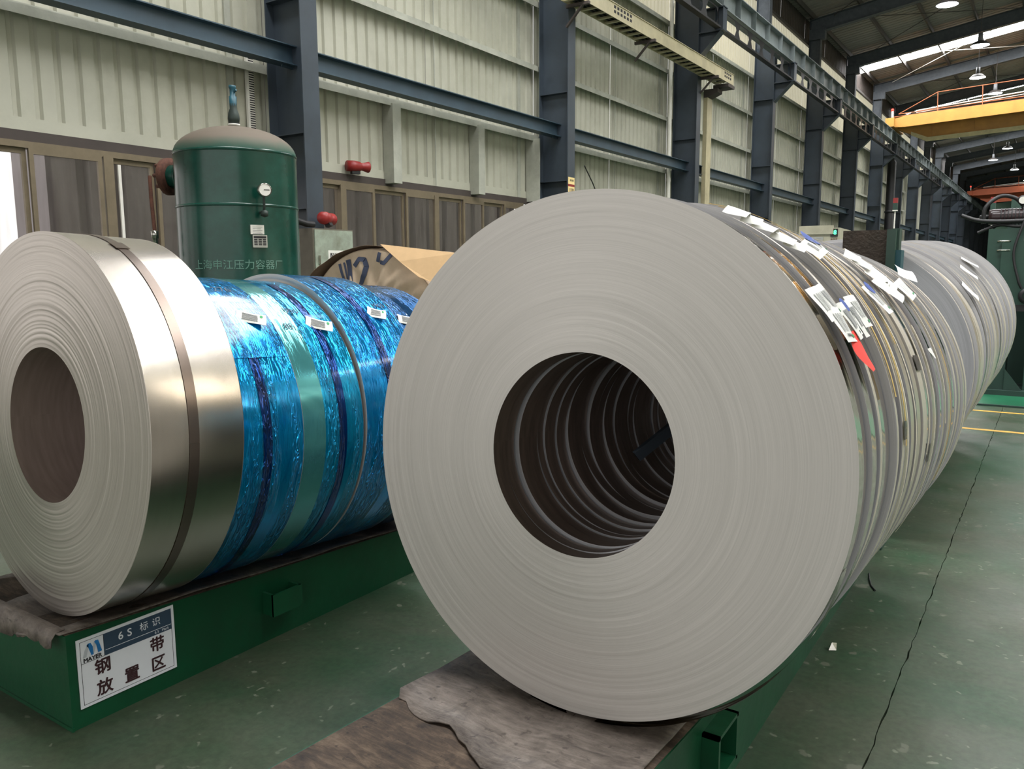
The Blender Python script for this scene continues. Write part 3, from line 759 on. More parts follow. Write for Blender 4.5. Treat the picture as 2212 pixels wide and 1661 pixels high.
# pressure tank
TX, TY, TR = -5.95, 4.60, .505
tk = empty('pressure_tank', (TX, TY, 0))
MB().lathe([(TR, .28), (TR, 2.40)], 64).obj('shell', MT['tank'], tk)
dome = [(TR, 2.40)]+[(TR*math.cos(t), 2.40+.245*math.sin(t)) for t in [pi/2*k/12 for k in range(1, 13)]]
def dome_mat():
    m, nt, b = nodemat('tank_dome')
    ge = N(nt, 'ShaderNodeTexCoord'); sp = N(nt, 'ShaderNodeSeparateXYZ'); L(nt, ge.outputs['Object'], sp.inputs[0])
    no = N(nt, 'ShaderNodeTexNoise', Scale=7.0, Detail=5.0); L(nt, ge.outputs['Object'], no.inputs['Vector'])
    f = math_n(nt, 'ADD', sp.outputs[2], math_n(nt, 'MULTIPLY', no.outputs['Fac'], .06))
    L(nt, ramp(nt, math_n(nt, 'MULTIPLY', math_n(nt, 'SUBTRACT', f, 2.40), 4.0), [(.12, rgb(22, 78, 64)), (.55, rgb(96, 86, 74))]), b.inputs['Base Color'])
    b.inputs['Roughness'].default_value = .75; return m
MB().lathe(dome, 64).obj('dome_head', dome_mat(), tk)
MB().lathe([(.05, .08), (.3, .12), (TR*.9, .22), (TR, .28)], 48).obj('bottom_head', MT['tank'], tk)
for z in (2.40, 1.96, 1.0): MB().lathe([(TR, z-.012), (TR+.006, z-.006), (TR+.006, z+.006), (TR, z+.012)], 64).obj('weld_seam', MT['tank'], tk)
for k in range(3):
    t = 2*pi*k/3+.4; MB().bar((.4*math.cos(t), .4*math.sin(t), 0), (.4*math.cos(t), .4*math.sin(t), .3), .12, .06).obj('leg', MT['tank'], tk)
# side nozzle with blind flange, seen towards the wall on the window side
na = math.radians(202)
nm = Matrix.Translation((TR*.9*math.cos(na), TR*.9*math.sin(na), 2.25)) @ Matrix.Rotation(na, 4, 'Z') @ Matrix.Rotation(pi/2, 4, 'Y')
nz = MB().lathe([(.10, 0), (.10, .17)], 24).xform(nm).obj('nozzle', MT['tank'], tk)
MB().lathe([(.15, .06), (.15, .075), (.10, .085)], 24).xform(nm).obj('reinforcing_ring', MT['tank'], nz)
MB().lathe([(0, .225), (.155, .225), (.16, .22), (.16, .17), (.10, .17)], 28).xform(nm).obj('blind_flange', MT['rust'], nz)
for k in range(8):
    t = 2*pi*k/8; c_ = (.125*math.cos(t), .125*math.sin(t), 0)
    MB().lathe([(0, .27), (.016, .268), (.018, .225)], 6, c=c_).xform(nm).obj('bolt', MT['rust'], nz)
# safety valve
sv = MB().lathe([(.03, 2.63), (.03, 2.68), (.045, 2.68), (.05, 2.72), (.045, 2.76), (.03, 2.80), (.03, 2.84)], 16).obj('safety_valve', MT['valve'], tk)
MB().lathe([(.035, 2.655), (.05, 2.66), (.05, 2.672), (.035, 2.675)], 16).obj('white_tape', MT['white'], sv)
MB().lathe([(.03, 2.82), (.032, 2.9), (.022, 2.9), (.024, 2.96), (.03, 2.97), (.03, 2.99), (0, 2.995)], 12).obj('spring_housing', MT['valve_blue'], sv)
MB().bar((.0, .0, 2.93), (.05, 0, 2.95), .015, .015).obj('lever', MT['valve_blue'], sv)
# pressure gauge with siphon
def on_tank(a, r, z): return (r*math.cos(a), r*math.sin(a), z)
ga = math.radians(-18)
gp = on_tank(ga, TR, 1.93); 
gm = Matrix.Translation(on_tank(ga, TR+.09, 2.07)) @ Matrix.Rotation(ga-.1, 4, 'Z') @ Matrix.Rotation(pi/2, 4, 'Y')
gg = MB().lathe([(0, 0), (.05, 0), (.055, .005), (.055, .045), (.05, .05)], 24).xform(gm).obj('gauge', MT['chrome'], tk)
MB().disc(.047, .046, 24).xform(gm).obj('dial', MT['white'], gg)
MB().box(-.003, .003, -.01, .035, .0465, .048).xform(gm).obj('needle', MT['ink_black'], gg)
a1 = on_tank(ga, TR+.09, 2.02); a2 = on_tank(ga, TR+.09, 1.93); a3 = on_tank(ga, TR+.07, 1.90); a4 = on_tank(ga, TR-.01, 1.90)
MB().tube([a1, a2, a3, a4], .010, 8).obj('gauge_pipe', MT['valve'], tk)
MB().lathe([(0, -.03), (.03, -.02), (.03, .02), (0, .03)], 10, c=on_tank(ga, TR+.09, 1.885)).obj('gauge_valve', MT['valve'], tk)
# plates
def tank_plate(a, z, w, h, mat, name):
    m = Matrix.Translation(on_tank(a, TR+.012, z)) @ Matrix.Rotation(a, 4, 'Z')
    return MB().box(-.012, .004, -w/2, w/2, -h/2, h/2).xform(m).obj(name, mat, tk), m
pl, m = tank_plate(math.radians(-22), 1.76, .11, .075, MT['white'], 'notice_plate')
ln_ = MB()
for k in range(5): ln_.box(.004, .005, -.04, .04-.01*(k % 2), .018-k*.013, .021-k*.013)
ln_.xform(m).obj('print', MT['ink'], pl)
pl, m = tank_plate(math.radians(-20), 1.665, .12, .10, MT['plate'], 'name_plate')
ln_ = MB().box(.004, .005, -.052, .052, .025, .042)
for k in range(4):
    for j in range(3): ln_.box(.004, .005, -.05+j*.036, -.022+j*.036, .01-k*.014, .019-k*.014)
ln_.xform(m).obj('print', MT['ink_black'], pl)
for k, ch in enumerate('上海申江压力容器厂'):
    a = math.radians(-78+k*9.6)
    m = Matrix.Translation(on_tank(a, TR+.002, 1.47)) @ Matrix.Rotation(a, 4, 'Z') @ face_x((0, 0, 0))
    text_obj('stencil_letter', ch, .085, MT['stencil'] if 'stencil' in MT else MT.setdefault('stencil', plain('faded_stencil', rgb(96, 140, 126), .6, var=.25, scale=40)), tk, m, .0, .0008)
tag(tk, 'dark green vertical pressure tank with a dusty domed top', 'tank')
# air line beside the tank
al = empty('air_line', (-6.35, 4.05, 0))
MB().tube([(0, 0, 0), (0, 0, 1.55)], .012, 8).obj('white_hose', MT['white_strip'], al)
MB().tube([(.03, .02, 0), (.03, .02, 1.55)], .012, 8).obj('white_hose', MT['white_strip'], al)
MB().lathe([(.0, 1.55), (.03, 1.55), (.03, 1.62), (.022, 1.63), (.022, 1.7), (.03, 1.7), (.03, 1.76), (0, 1.77)], 12).obj('fitting', MT['chrome'], al)
MB().tube([(0, 0, 1.77), (-.02, 0, 2.05), (-.05, .02, 2.22)], .016, 8).obj('iron_pipe', MT['rust'], al)
tag(al, 'thin white air hoses with a metal fitting beside the tank', 'hose')

# ------------------------------------------------------------------ coils
def coil_mesh(name, R, W, rin, mats, relief=.0012, nseg=128, nr=40, seed=0, tele=0.0, bend=None):
    """wound coil: near face at y=0, far face at y=W, axis along local y"""
    rr = random.Random(seed); mb = MB(); off = 0
    prof = []
    for k in range(nr+1):
        r = rin+(R-rin)*k/nr
        o = rr.uniform(-1, 1)*relief + (tele*math.sin(k/nr*9+seed) if tele else 0)
        if k in (0, nr): o = 0
        prof.append((r, o))
        if 0 < k < nr: prof.append((r+(R-rin)/nr*.6, o))
    mb.lathe(prof, nseg, ax=1, mat=0, smooth=True)
    e = .0015
    mb.lathe([(R-e, 0), (R, e)], nseg, ax=1, mat=0)
    mb.lathe([(R, e), (R, W-e)], nseg, ax=1, mat=1)
    mb.lathe([(R, W-e), (R-e, W)], nseg, ax=1, mat=0)
    mb.lathe([(R, W), (rin, W)], nseg, ax=1, mat=0)
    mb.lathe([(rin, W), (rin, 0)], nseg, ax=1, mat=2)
    return mb.mesh(name, mats)
def coil(name, X, Y, Z, R, W, mats, lean=.0, yaw=.0, rin=.254, **kw):
    me = coil_mesh(name, R, W, rin, mats, **kw)
    return put(name, me, None, (X, Y, Z), (-lean, 0, -yaw))
def band(R, W0, W1, a0, a1, mat, name, parent, lift=.0012, th=.0012, n=48, drift=0.0):
    """a strap: arc strip from angle a0 to a1 (degrees) on a parent coil (local y W0..W1), with thickness"""
    mb = MB()
    def rail(pairs, smooth=True):
        v = []
        for k in range(n+1):
            u = k/n; t = math.radians(a0+(a1-a0)*u); dy = drift*u
            for rr_, y in pairs: v.append((rr_*math.cos(t), y+dy, rr_*math.sin(t)))
        mb.add(v, [(2*k, 2*k+1, 2*k+3, 2*k+2) for k in range(n)], 0, smooth)
        return v
    lo_, hi_ = R+lift, R+lift+th
    v = rail([(hi_, W1), (hi_, W0)]); w = rail([(lo_, W0), (lo_, W1)])
    rail([(hi_, W0), (lo_, W0)]); rail([(lo_, W1), (hi_, W1)])
    mb.add([v[0], v[1], w[0], w[1]], [(0, 1, 2, 3)]); mb.add([v[-2], v[-1], w[-2], w[-1]], [(3, 2, 1, 0)])
    return mb.obj(name, mat, parent)

# left row -------------------------------------------------------
LX, LZ0 = -2.692, .293
sil = empty('steel_coil', (LX, 1.287, .9155), (-.05, 0, -.033))
put('wound_strip', coil_mesh('wound_strip', .6227, .305, .254, [MT['face_silver'], MT['wrap_silver'], MT['bore_silver']], relief=.0004, nr=64, seed=3, nseg=192), sil)
band(.6227, .118, .150, 0, 359.9, MT['strap_steel'], 'strap', sil, n=120)
band(.6227, .112, .156, 66, 71, MT['strap_steel'], 'strap_clip', sil, .003, .002, 6)
tag(sil, 'bright brushed steel coil held by one dark steel strap', 'coil')

def left_bottom(y): return .2945-.055*(y-1.287)
def film_coil(y, w, R, mat, label, face='face_gap', seed=1, dz=0, dx=0, lean=.05):
    c = empty('film_wrapped_coil', (LX+dx, y, left_bottom(y)+R+dz), (-lean, 0, -.033))
    put('wound_strip', coil_mesh('wound_strip', R, w, .254, [MT[face], mat, MT['bore']], seed=seed, nseg=160, nr=24), c)
    return tag(c, label, 'coil')
b1 = film_coil(1.60, .283, .562, MT['film1'], 'coil wrapped in wrinkled bright blue film next to the bare steel coil', seed=5)
band(.562, .115, .150, -72, 42, MT['tape_film'], 'dark_tape', b1)
band(.562, .0, .281, 31, 76, MT['film3'], 'film_overlap', b1, .001, .0015)
b2 = film_coil(1.89, .285, .562, MT['film2'], 'coil wrapped in film with a pale teal band along one edge', seed=6)
band(.562, .165, .20, -72, 75, MT['tape_film'], 'dark_tape', b2)
b3 = film_coil(2.185, .33, .578, MT['film3'], 'coil in crinkled blue film with a bare grey edge facing its neighbour', seed=7, face='face_big')
band(.578, .13, .17, -20, 80, MT['tape_film'], 'dark_tape', b3)
b4 = film_coil(2.525, .30, .565, MT['film4'], 'navy film wrapped coil at the end of the blue row', seed=8)
# handwriting on the film
def pen(c, R, y, a, body, size):
    t = math.radians(a)
    m = Matrix.Translation(((R+.003)*math.cos(t), y, (R+.003)*math.sin(t))) @ Matrix.Rotation(-t, 4, 'Y') @ face_x((0, 0, 0))
    text_obj('pen_writing', body, size, MT['sign_navy'], c, m, -.0008, .0002)
pen(b1, .562, .19, 66, '276', .05); pen(b2, .562, .11, 52, '1930', .04); pen(b2, .562, .06, 44, '88', .04); pen(b3, .578, .27, 52, '1905', .035)

# right row ------------------------------------------------------
RX, RZB = -.947, .307
big = empty('steel_coil', (RX, 1.70, .953), (-.085, 0, 0))
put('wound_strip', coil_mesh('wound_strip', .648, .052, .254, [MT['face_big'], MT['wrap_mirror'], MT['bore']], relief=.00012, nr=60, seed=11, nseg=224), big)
# loose outer lap: a free end of strip standing off the coil
lap = MB(); v = []; n = 60
for k in range(n+1):
    u = k/n; t = math.radians(-100+u*85); r = .6495+.012*math.sin(u*pi)**.7
    for y in (0, .05): v.append((r*math.cos(t), y, r*math.sin(t)))
lap.add(v, [(2*k, 2*k+1, 2*k+3, 2*k+2) for k in range(n)], 0, True)
lap.obj('loose_lap', MT['wrap_mirror'], big)
tag(big, 'large slit steel coil whose broad matte end face heads its row', 'coil')

near = [  # width, radius, wrap
 (.045,.648,'wrap_mirror'), (.05,.650,'wrap_mirror'), (.05,.647,'wrap_mirror'), (.03,.653,'wrap_dull'), (.055,.650,'wrap_mirror'), (.05,.649,'wrap_mirror'),
 (.028,.658,'wrap_dull'), (.06,.654,'wrap_dark'), (.045,.664,'wrap_dull'), (.05,.656,'wrap_satin'), (.04,.652,'wrap_dark'), (.06,.66,'wrap_satin'),
 (.04,.652,'wrap_mirror'), (.07,.66,'wrap_satin'), (.035,.65,'wrap_dark'), (.09,.658,'wrap_dull'), (.05,.662,'wrap_mirror'), (.04,.654,'wrap_satin'), (.06,.662,'wrap_satin'),
 (.10,.656,'wrap_dark'), (.04,.663,'wrap_mirror'), (.05,.658,'wrap_satin'), (.045,.664,'wrap_satin'), (.06,.66,'wrap_dull'), (.05,.665,'wrap_satin'), (.08,.66,'wrap_satin'),
 (.05,.666,'wrap_mirror'), (.06,.662,'wrap_satin'), (.05,.668,'wrap_dull'), (.07,.664,'wrap_satin'), (.05,.668,'wrap_satin'), (.08,.664,'wrap_dull'), (.06,.668,'wrap_satin'), (.05,.664,'wrap_mirror'), (.07,.668,'wrap_dull')]
def row_bottom(y): return .305-.063*(y-1.7)
LOOK = {'wrap_mirror': 'mirror-bright', 'wrap_dull': 'pale dull', 'wrap_satin': 'satin tan', 'wrap_dark': 'dark grey'}
y = 1.757; rj = random.Random(21); NC = []
for k, (w, R, wr) in enumerate(near):
    dx = rj.uniform(-.006, .006); gap = rj.choice([.004, .005, .007, .012])
    c = empty('slit_coil', (RX+dx, y, row_bottom(y)+R), (-.085+rj.uniform(-.001, .001), 0, rj.uniform(-.001, .001)))
    rin = .256+rj.uniform(-.004, .005)
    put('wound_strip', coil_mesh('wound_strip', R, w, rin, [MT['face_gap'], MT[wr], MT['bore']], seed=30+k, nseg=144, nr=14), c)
    tag(c, LOOK[wr]+' narrow slit coil in the row between the broad-faced coil and the brown plate', 'coil', LOOK[wr]+' narrow coils behind the broad-faced coil')
    NC.append((c, w, R, y)); y += w+gap
    if y > 4.22: break
# straps on some of them
for k, a0, a1, mt, dr in ((6, 75, 14, 'strap_y', .002), (8, 80, 2, 'strap_y', .012), (9, 70, -18, 'strap_w', .0), (11, 90, 25, 'strap_y', -.012), (12, 85, -8, 'strap_w', .006), (14, 40, -25, 'strap_y', .0), (16, 88, -5, 'strap_w', .01), (18, 30, -30, 'strap_w', .0), (22, 85, 0, 'strap_w', 0.0), (25, 60, -20, 'strap_y', 0.0)):
    if k < len(NC):
        c, w, R, yy = NC[k]; band(R, w*.3, w*.3+.014, a0, a1, MT[mt], 'strap', c, .004, .001, 40, dr)
        cn = ('yellow' if mt == 'strap_y' else 'pale')
        tag(c, LOOK[near[k][2]]+' narrow slit coil with a loose '+cn+' strap, behind the broad-faced coil', 'coil', LOOK[near[k][2]]+' narrow coils with '+cn+' straps')
for k, a0, a1 in ((8, 7.5, 3.5), (15, 22, 18), (17, -2, -7), (23, -8, -13)):
    if k < len(NC):
        c, w, R, yy = NC[k]; band(R, .004, w-.004, a0, a1, MT['tape'], 'dark_tape', c, .004, .001, 6)

# rusty stop plate between the two skids
sp_ = empty('stop_plate', (-.78, 4.36, 0))
MB().box(-.125, .085, -.01, .01, .0, 1.60).obj('brown_plate', MT['brown_plate'], sp_)
MB().box(.085, .125, -.05, -.01, .0, 1.60).box(.10, .135, -.01, .06, 0, 1.605).obj('green_edge', MT['mach'], sp_)
MB().box(.12, .15, -.03, .06, .9, 1.50).obj('teal_panel', MT['mach_b'], sp_)
MB().box(-.14, .15, -.08, .08, 0, .02).obj('foot', MT['mach'], sp_)
tag(sp_, 'upright brown weathered plate with green edge between two coil rows', 'plate')

# further coils beyond the plate
y = 4.52; k = 0; FC = []
wr_cycle = ['wrap_dull', 'wrap_satin', 'wrap_dull', 'wrap_dark', 'wrap_dull', 'wrap_satin', 'wrap_dull']
while y < 8.0:
    w = rj.choice([.06, .08, .12, .16, .24]); R = .665+.045*(y-4.5)/3.5+rj.uniform(-.006, .01)
    c = empty('slit_coil', (RX-.01+rj.uniform(-.008, .008), y, .225+R), (-.07+rj.uniform(-.001, .001), 0, 0))
    put('wound_strip', coil_mesh('wound_strip', R, w, .254, [MT['face_gap'], MT[wr_cycle[k % 7]], MT['bore']], seed=90+k, nseg=128, nr=8), c)
    wr = wr_cycle[k % 7]; tag(c, LOOK[wr]+' slit coil in the row beyond the brown upright plate', 'coil', LOOK[wr]+' coils beyond the brown plate')
    if k % 4 == 1: band(R, w*.4, w*.4+.014, 95, -10, MT['strap_w'], 'strap', c, .003, .001, 40)
    FC.append((c, w, R, y)); y += w+rj.choice([.006, .009, .014]); k += 1
bar_ = MB().bar((-1.115, 2.40, .792), (-.93, 2.58, .985), .022, .035).obj('steel_bar', MT['column'])
tag(bar_, 'dark steel bar lying across inside the bores of the coil row', 'bar')

# ------------------------------------------------------------------ paper tags on the coils
def paper(cx, cz, R, y, a, ln, wd, turn, label, group, curl=.02, mat='paper', marks='green', lift=.006, name='paper_tag', cat='tag', arch=.004, shape=None):
    """paper slip lying on a coil surface: starts at angle a (deg), runs down the curve for ln, tilted by turn"""
    root = empty(name, (cx, y, cz))
    ct, st = math.cos(turn), math.sin(turn)
    def P(u, w, h=0):
        f = u/ln
        if shape == 'leaf': w = w*(.12+1.1*math.sin(pi*min(1, f*.85+.08))**.8)
        du, dv = u*ct-w*st, u*st+w*ct
        t = math.radians(a)-du/R
        r = R+lift+h+curl*f*f+arch*(1-(2*w/wd)**2)+.002*math.sin(w/wd*3+f*4)
        return (r*math.cos(t), dv, r*math.sin(t))
    nu, nw = 10, 4
    v = [P(ln*i/nu, wd*(j/nw-.5)) for i in range(nu+1) for j in range(nw+1)]
    mb = MB().add(v, [(i*(nw+1)+j, i*(nw+1)+j+1, (i+1)*(nw+1)+j+1, (i+1)*(nw+1)+j) for i in range(nu) for j in range(nw)], 0, True)
    mb.obj('slip', MT[mat], root)
    def strip(u0, u1, w0, w1, m, nm):
        n = 5; vv = []
        for i in range(n+1):
            u = u0+(u1-u0)*i/n
            vv += [P(u, w0, .0012), P(u, w1, .0012)]
        return MB().add(vv, [(2*i, 2*i+1, 2*i+3, 2*i+2) for i in range(n)], 0, True), m, nm
    if marks:
        pm = MB()
        for k in range(5):
            s_, _, _ = strip(ln*.2, ln*.72, wd*(-.33+k*.13), wd*(-.33+k*.13)+.004, 0, '')
            pm.add(s_.v, s_.f)
        pm.obj('print', MT['ink'], root)
        def oval(u, w, ru, rw, m, nm):
            n = 14; vv = [P(u, w, .0014)]+[P(u+ru*math.cos(2*pi*k/n), w+rw*math.sin(2*pi*k/n), .0014) for k in range(n)]
            MB().add(vv, [(0, 1+k, 1+(k+1) % n) for k in range(n)]).obj(nm, MT[m], root)
        oval(ln*.84, wd*.2, ln*.05, wd*.16, 'ink_green', 'green_seal')
        if marks == 'blue': oval(ln*.12, 0, wd*.22, wd*.22, 'ink_blue', 'blue_seal')
        if marks == 'bar':
            bm = MB()
            for k in range(8):
                s_, _, _ = strip(ln*.78, ln*.86, wd*(-.3+k*.05), wd*(-.3+k*.05)+.003, 0, ''); bm.add(s_.v, s_.f)
            bm.obj('barcode', MT['ink_black'], root)
    return tag(root, label, cat, group)
# on the blue row (each slip is tied at one end and lies across the film)
for (y, a, ln, wd, tn, Rr, lb) in ((1.765, 50, .10, .055, 1.0, .562, 'white tag on the blue film coil next to the bare steel coil'),
                                   (2.055, 47, .10, .055, 1.0, .562, 'white tag on the coil with the pale teal film band'),
                                   (2.385, 49, .075, .06, .9, .578, 'crumpled white tag on the coil with the bare grey edge'),
                                   (2.57, 48, .09, .05, 1.1, .565, 'white tag on the navy film coil')):
    paper(LX, left_bottom(y)+Rr-.002, Rr, y, a, ln, wd, tn, lb, None, .02)
# on the right row
def rtag(R, y, *a, **k): return paper(RX, row_bottom(y)+R-.003, R, y, *a, **k)
Lw = 'white printed tag among the cluster above the red card'; Gw = 'cluster of tags above the red card'
rtag(.656, 1.775, 38.5, .085, .10, .05, Lw, Gw, curl=.006); rtag(.658, 1.83, 39, .085, .07, .10, Lw, Gw, curl=.006)
rtag(.660, 1.80, 33.5, .085, .10, -.05, Lw, Gw, marks='bar', curl=.008); rtag(.663, 1.90, 34.5, .085, .08, .05, Lw, Gw, marks='blue', curl=.006)
rtag(.666, 1.94, 34.5, .095, .06, .03, Lw, Gw, curl=.006); rtag(.668, 2.0, 35.5, .085, .10, .0, Lw, Gw, curl=.006); rtag(.664, 1.87, 34, .09, .05, .1, Lw, Gw, curl=.006)
paper(RX, .957, .655, 1.84, 28.0, .092, .075, .08, 'bright red card hanging from the tag cluster', None, .012, mat='redtag', marks=None, name='red_card', cat='card', lift=.012, shape='leaf')
Lt = 'curled white tag on top of the coils nearest the broad-faced coil'; Gt = 'curled tags along the crest of the coil row'
for (y, a, ln, tn) in ((1.76, 60, .05, .2), (1.80, 58, .045, .4), (1.86, 56.5, .05, .1), (1.91, 54, .055, .25), (1.96, 52, .05, .2)):
    rtag(.660, y, a, ln, .07, tn, Lt, Gt, curl=.012, marks=None, lift=.005, arch=.012)
rtag(.666, 2.06, 51, .06, .13, .15, 'rolled white tag with a blue seal near the crest of the row', None, curl=.006, marks='blue', lift=.008, arch=.02)
rtag(.666, 2.40, 40.5, .10, .10, .05, 'white tag with a large blue round seal', None, marks='blue', curl=.014)
Lm = 'torn white paper slip in the loose bunch in front of the brown plate'; Gm = 'bunch of torn slips before the brown plate'
for (y, a, ln, tn) in ((2.60, 53, .05, .3), (2.66, 51, .055, .2), (2.74, 48, .06, .15), (2.66, 46, .06, 0), (2.80, 45, .06, .25), (2.62, 43, .06, .1), (2.76, 41, .055, .3)):
    rtag(.670, y, a, ln, .11, tn, Lm, Gm, curl=.010, marks=None, lift=.008, arch=.010)
rtag(.672, 3.12, 45, .085, .20, .1, 'square white tag with a green oval seal on a dark coil', None, curl=.006, lift=.01)
rtag(.676, 3.5, 52, .07, .20, .3, 'white tag leaning up on the coils just before the green plate edge', None, curl=.02, marks=None, lift=.012)
rtag(.672, 2.84, 22, .035, .03, 0, 'small white slip below a dark tape patch', None, curl=.008, marks=None, lift=.008)
for (i, a) in ((3, 40), (7, 48), (12, 55)):
    if i < len(FC):
        c, w, R, yy = FC[i]; paper(RX-.01, .224+R, R, yy+w/2, a, .12, .14, .2, 'white tag lying on the coils beyond the brown plate', 'tags beyond the brown plate', .02, marks=None, lift=.012)

# ------------------------------------------------------------------ skids
def skid(x0, x1, y0, y1, zt, zc, label, drop=0.0):
    s = empty('coil_skid', ((x0+x1)/2, y0, 0)); hw = (x1-x0)/2; ln = y1-y0
    # shallow trough: outer edges at zt, centre at zc; the top falls by drop over the length
    def loft(o0, m, nm):
        k = len(o0); o1 = [(p[0], p[1]-drop if p[1] > .02 else p[1]) for p in o0]
        v = [(p[0], 0, p[1]) for p in o0]+[(p[0], ln, p[1]) for p in o1]
        MB().add(v, [tuple(range(k)), tuple(range(2*k-1, k-1, -1))]+[(i, i+k, (i+1) % k+k, (i+1) % k) for i in range(k)]).obj(nm, m, s)
    loft([(-hw, 0), (hw, 0), (hw, zt), (hw-.03, zt), (0, zc-.012), (-hw+.03, zt), (-hw, zt)], MT['skid'], 'frame')
    loft([(-hw+.004, zt+.001), (-hw+.03, zt+.003), (0, zc-.009), (hw-.03, zt+.003), (hw-.004, zt+.001), (hw-.004, zt-.003), (hw-.03, zt-.002), (0, zc-.013), (-hw+.03, zt-.002), (-hw+.004, zt-.003)], MT['skid_top'], 'worn_top')
    for yy in (0, ln): MB().box(-hw-.004, hw+.004, yy-.004, yy+.004, 0, .012).obj('weld_bead', MT['skid'], s)
    return tag(s, label, 'skid'), hw, ln
s1, hw, ln = skid(-3.14, -2.418, 1.16, 4.1, .312, .282, 'long green steel skid under the film wrapped coils', .16)
for yy in (.80, 2.2):
    MB().box(hw, hw+.06, yy-.07, yy-.058, .115, .20).box(hw, hw+.06, yy+.058, yy+.07, .115, .20).box(hw+.052, hw+.062, yy-.07, yy+.07, .115, .20).obj('lifting_loop', MT['skid'], s1)
s2, hw2, ln2 = skid(-1.335, -.655, 1.02, 4.26, .342, .332, 'green steel skid under the broad-faced coil and its narrow neighbours', .204)
for yy in (.88, 2.4):
    mb = MB()
    mb.box(hw2, hw2+.045, yy-.075, yy-.063, .12, .25).box(hw2, hw2+.045, yy+.063, yy+.075, .12, .25).box(hw2, hw2+.045, yy-.075, yy+.075, .12, .13).box(hw2, hw2+.045, yy-.075, yy+.075, .24, .25)
    mb.obj('lifting_socket', MT['skid'], s2)
    MB().box(hw2+.0005, hw2+.002, yy-.06, yy+.06, .132, .238).obj('socket_shade_panel', MT['black'], s2)  # flat black panel paints the shade inside the socket
s3, hw3, ln3 = skid(-1.32, -.66, 4.48, 8.05, .215, .192, 'green steel skid under the coils beyond the brown plate')
# rubber sheets between coil and skid
def sheet(name, x0, x1, y0, y1, zf, label, cut=0.0, seed=1, over=None):
    rr = random.Random(seed); nx, ny = 26, 30; v = []; mb = MB()
    for j in range(ny+1):
        for i in range(nx+1):
            u, w = i/nx, j/ny
            x = x0+(x1-x0)*u; yf = y0+cut*u+.018*math.sin(u*17+seed)+.01*rr.uniform(-1, 1)
            yy = yf+(y1-yf)*w
            z = zf(x, yy)+.004+.003*math.sin(x*23+yy*9+seed)+.002*rr.uniform(-1, 1)
            if over and w < .12: z -= over*(.12-w)/.12*(.5+.5*math.sin(u*11))
            v.append((x, yy, z))
    mb.add(v, [(j*(nx+1)+i, j*(nx+1)+i+1, (j+1)*(nx+1)+i+1, (j+1)*(nx+1)+i) for j in range(ny) for i in range(nx)], 0, True)
    o = mb.obj(name, MT['rubber'])
    sm = o.modifiers.new('thick', 'SOLIDIFY'); sm.thickness = .004; sm.offset = 1
    return tag(o, label, 'sheet')
def trough(xc, hw, zt, zc, y0=0, sl=0): return lambda x, y: zc+(zt-zc)*min(1, abs(x-xc)/hw)-sl*(y-y0)
sheet('rubber_sheet', -1.345, -.672, 1.445, 4.2, trough(-.995, .34, .345, .326, 1.02, .063), 'scuffed grey rubber sheet under the broad-faced coil', cut=-.17, seed=2)
sheet('rubber_sheet', -3.12, -2.425, 1.14, 4.0, trough(-2.78, .36, .314, .275, 1.16, .055), 'torn grey rubber sheet under the film wrapped coils', cut=.0, seed=5, over=.02)
# torn flap hanging over the skid's front edge
fl = MB(); v = []; rr = random.Random(4); n = 40; d0 = 0
for k in range(n+1):
    x = -3.11+k/n*.66; u = 1-k/n; d0 = .6*d0+.4*rr.uniform(-.02, .024)
    d = max(.012, .018+.085*u**1.2+d0)
    v += [(x, 1.175, .322), (x, 1.148, .320), (x, 1.136-.004*math.sin(k), .312-.4*d), (x+.004, 1.130-.006*math.sin(k*.7), .306-d)]
fl.add(v, [(4*k+j, 4*k+j+1, 4*k+j+5, 4*k+j+4) for k in range(n) for j in range(3)], 0, True)
o = fl.obj('torn_rubber_flap', MT['rubber']); sm = o.modifiers.new('thick', 'SOLIDIFY'); sm.thickness = .003
tag(o, 'ragged torn rubber edge hanging over the end of a green skid', 'rubber')

# 6S sign on the left skid
sg = empty('sign_board', (-2.416, 1.352, .174))
MB().box(0, .003, -.165, .165, -.112, .112).obj('board', MT['sign_white'], sg)
bd = MB()
for (a, b_, c_, d) in ((-.155, .155, .1015, .1028), (-.155, .155, -.1028, -.1015), (-.155, -.1537, -.1028, .1028), (.1537, .155, -.1028, .1028), (-.155, -.08, .0305, .0318), (-.0805, -.079, .031, .1028)):
    bd.box(.003, .0034, a, b_, c_, d)
bd.obj('border_line', MT['ink_black'], sg)
MB().box(.003, .0036, -.079, .155, .031, .1028).obj('header_band', MT['sign_navy'], sg)
MB().box(.0036, .004, -.076, .152, .0478, .0492).obj('header_rule', MT['sign_white'], sg)
def st(body, y, z, size, mat, bold=0.0): text_obj('lettering', body, size, MT[mat], sg, face_x((.004, y, z)), bold, .0003)
st('6', -.024, .075, .036, 'sign_white', .0004); st('S', .006, .075, .036, 'sign_white', .0004); st('标', .056, .075, .031, 'sign_white'); st('识', .100, .075, .031, 'sign_white')
st('6 S   Mark', .118, .0395, .0125, 'sign_white')
st('MAYER', -.118, .0395, .0185, 'ink_black', .0006)
for ch, y, z in (('钢', -.088, -.002), ('带', .098, -.005), ('放', -.086, -.072), ('置', .005, -.07), ('区', .098, -.072)): st(ch, y, z, .054, 'ink_maroon', .0012)
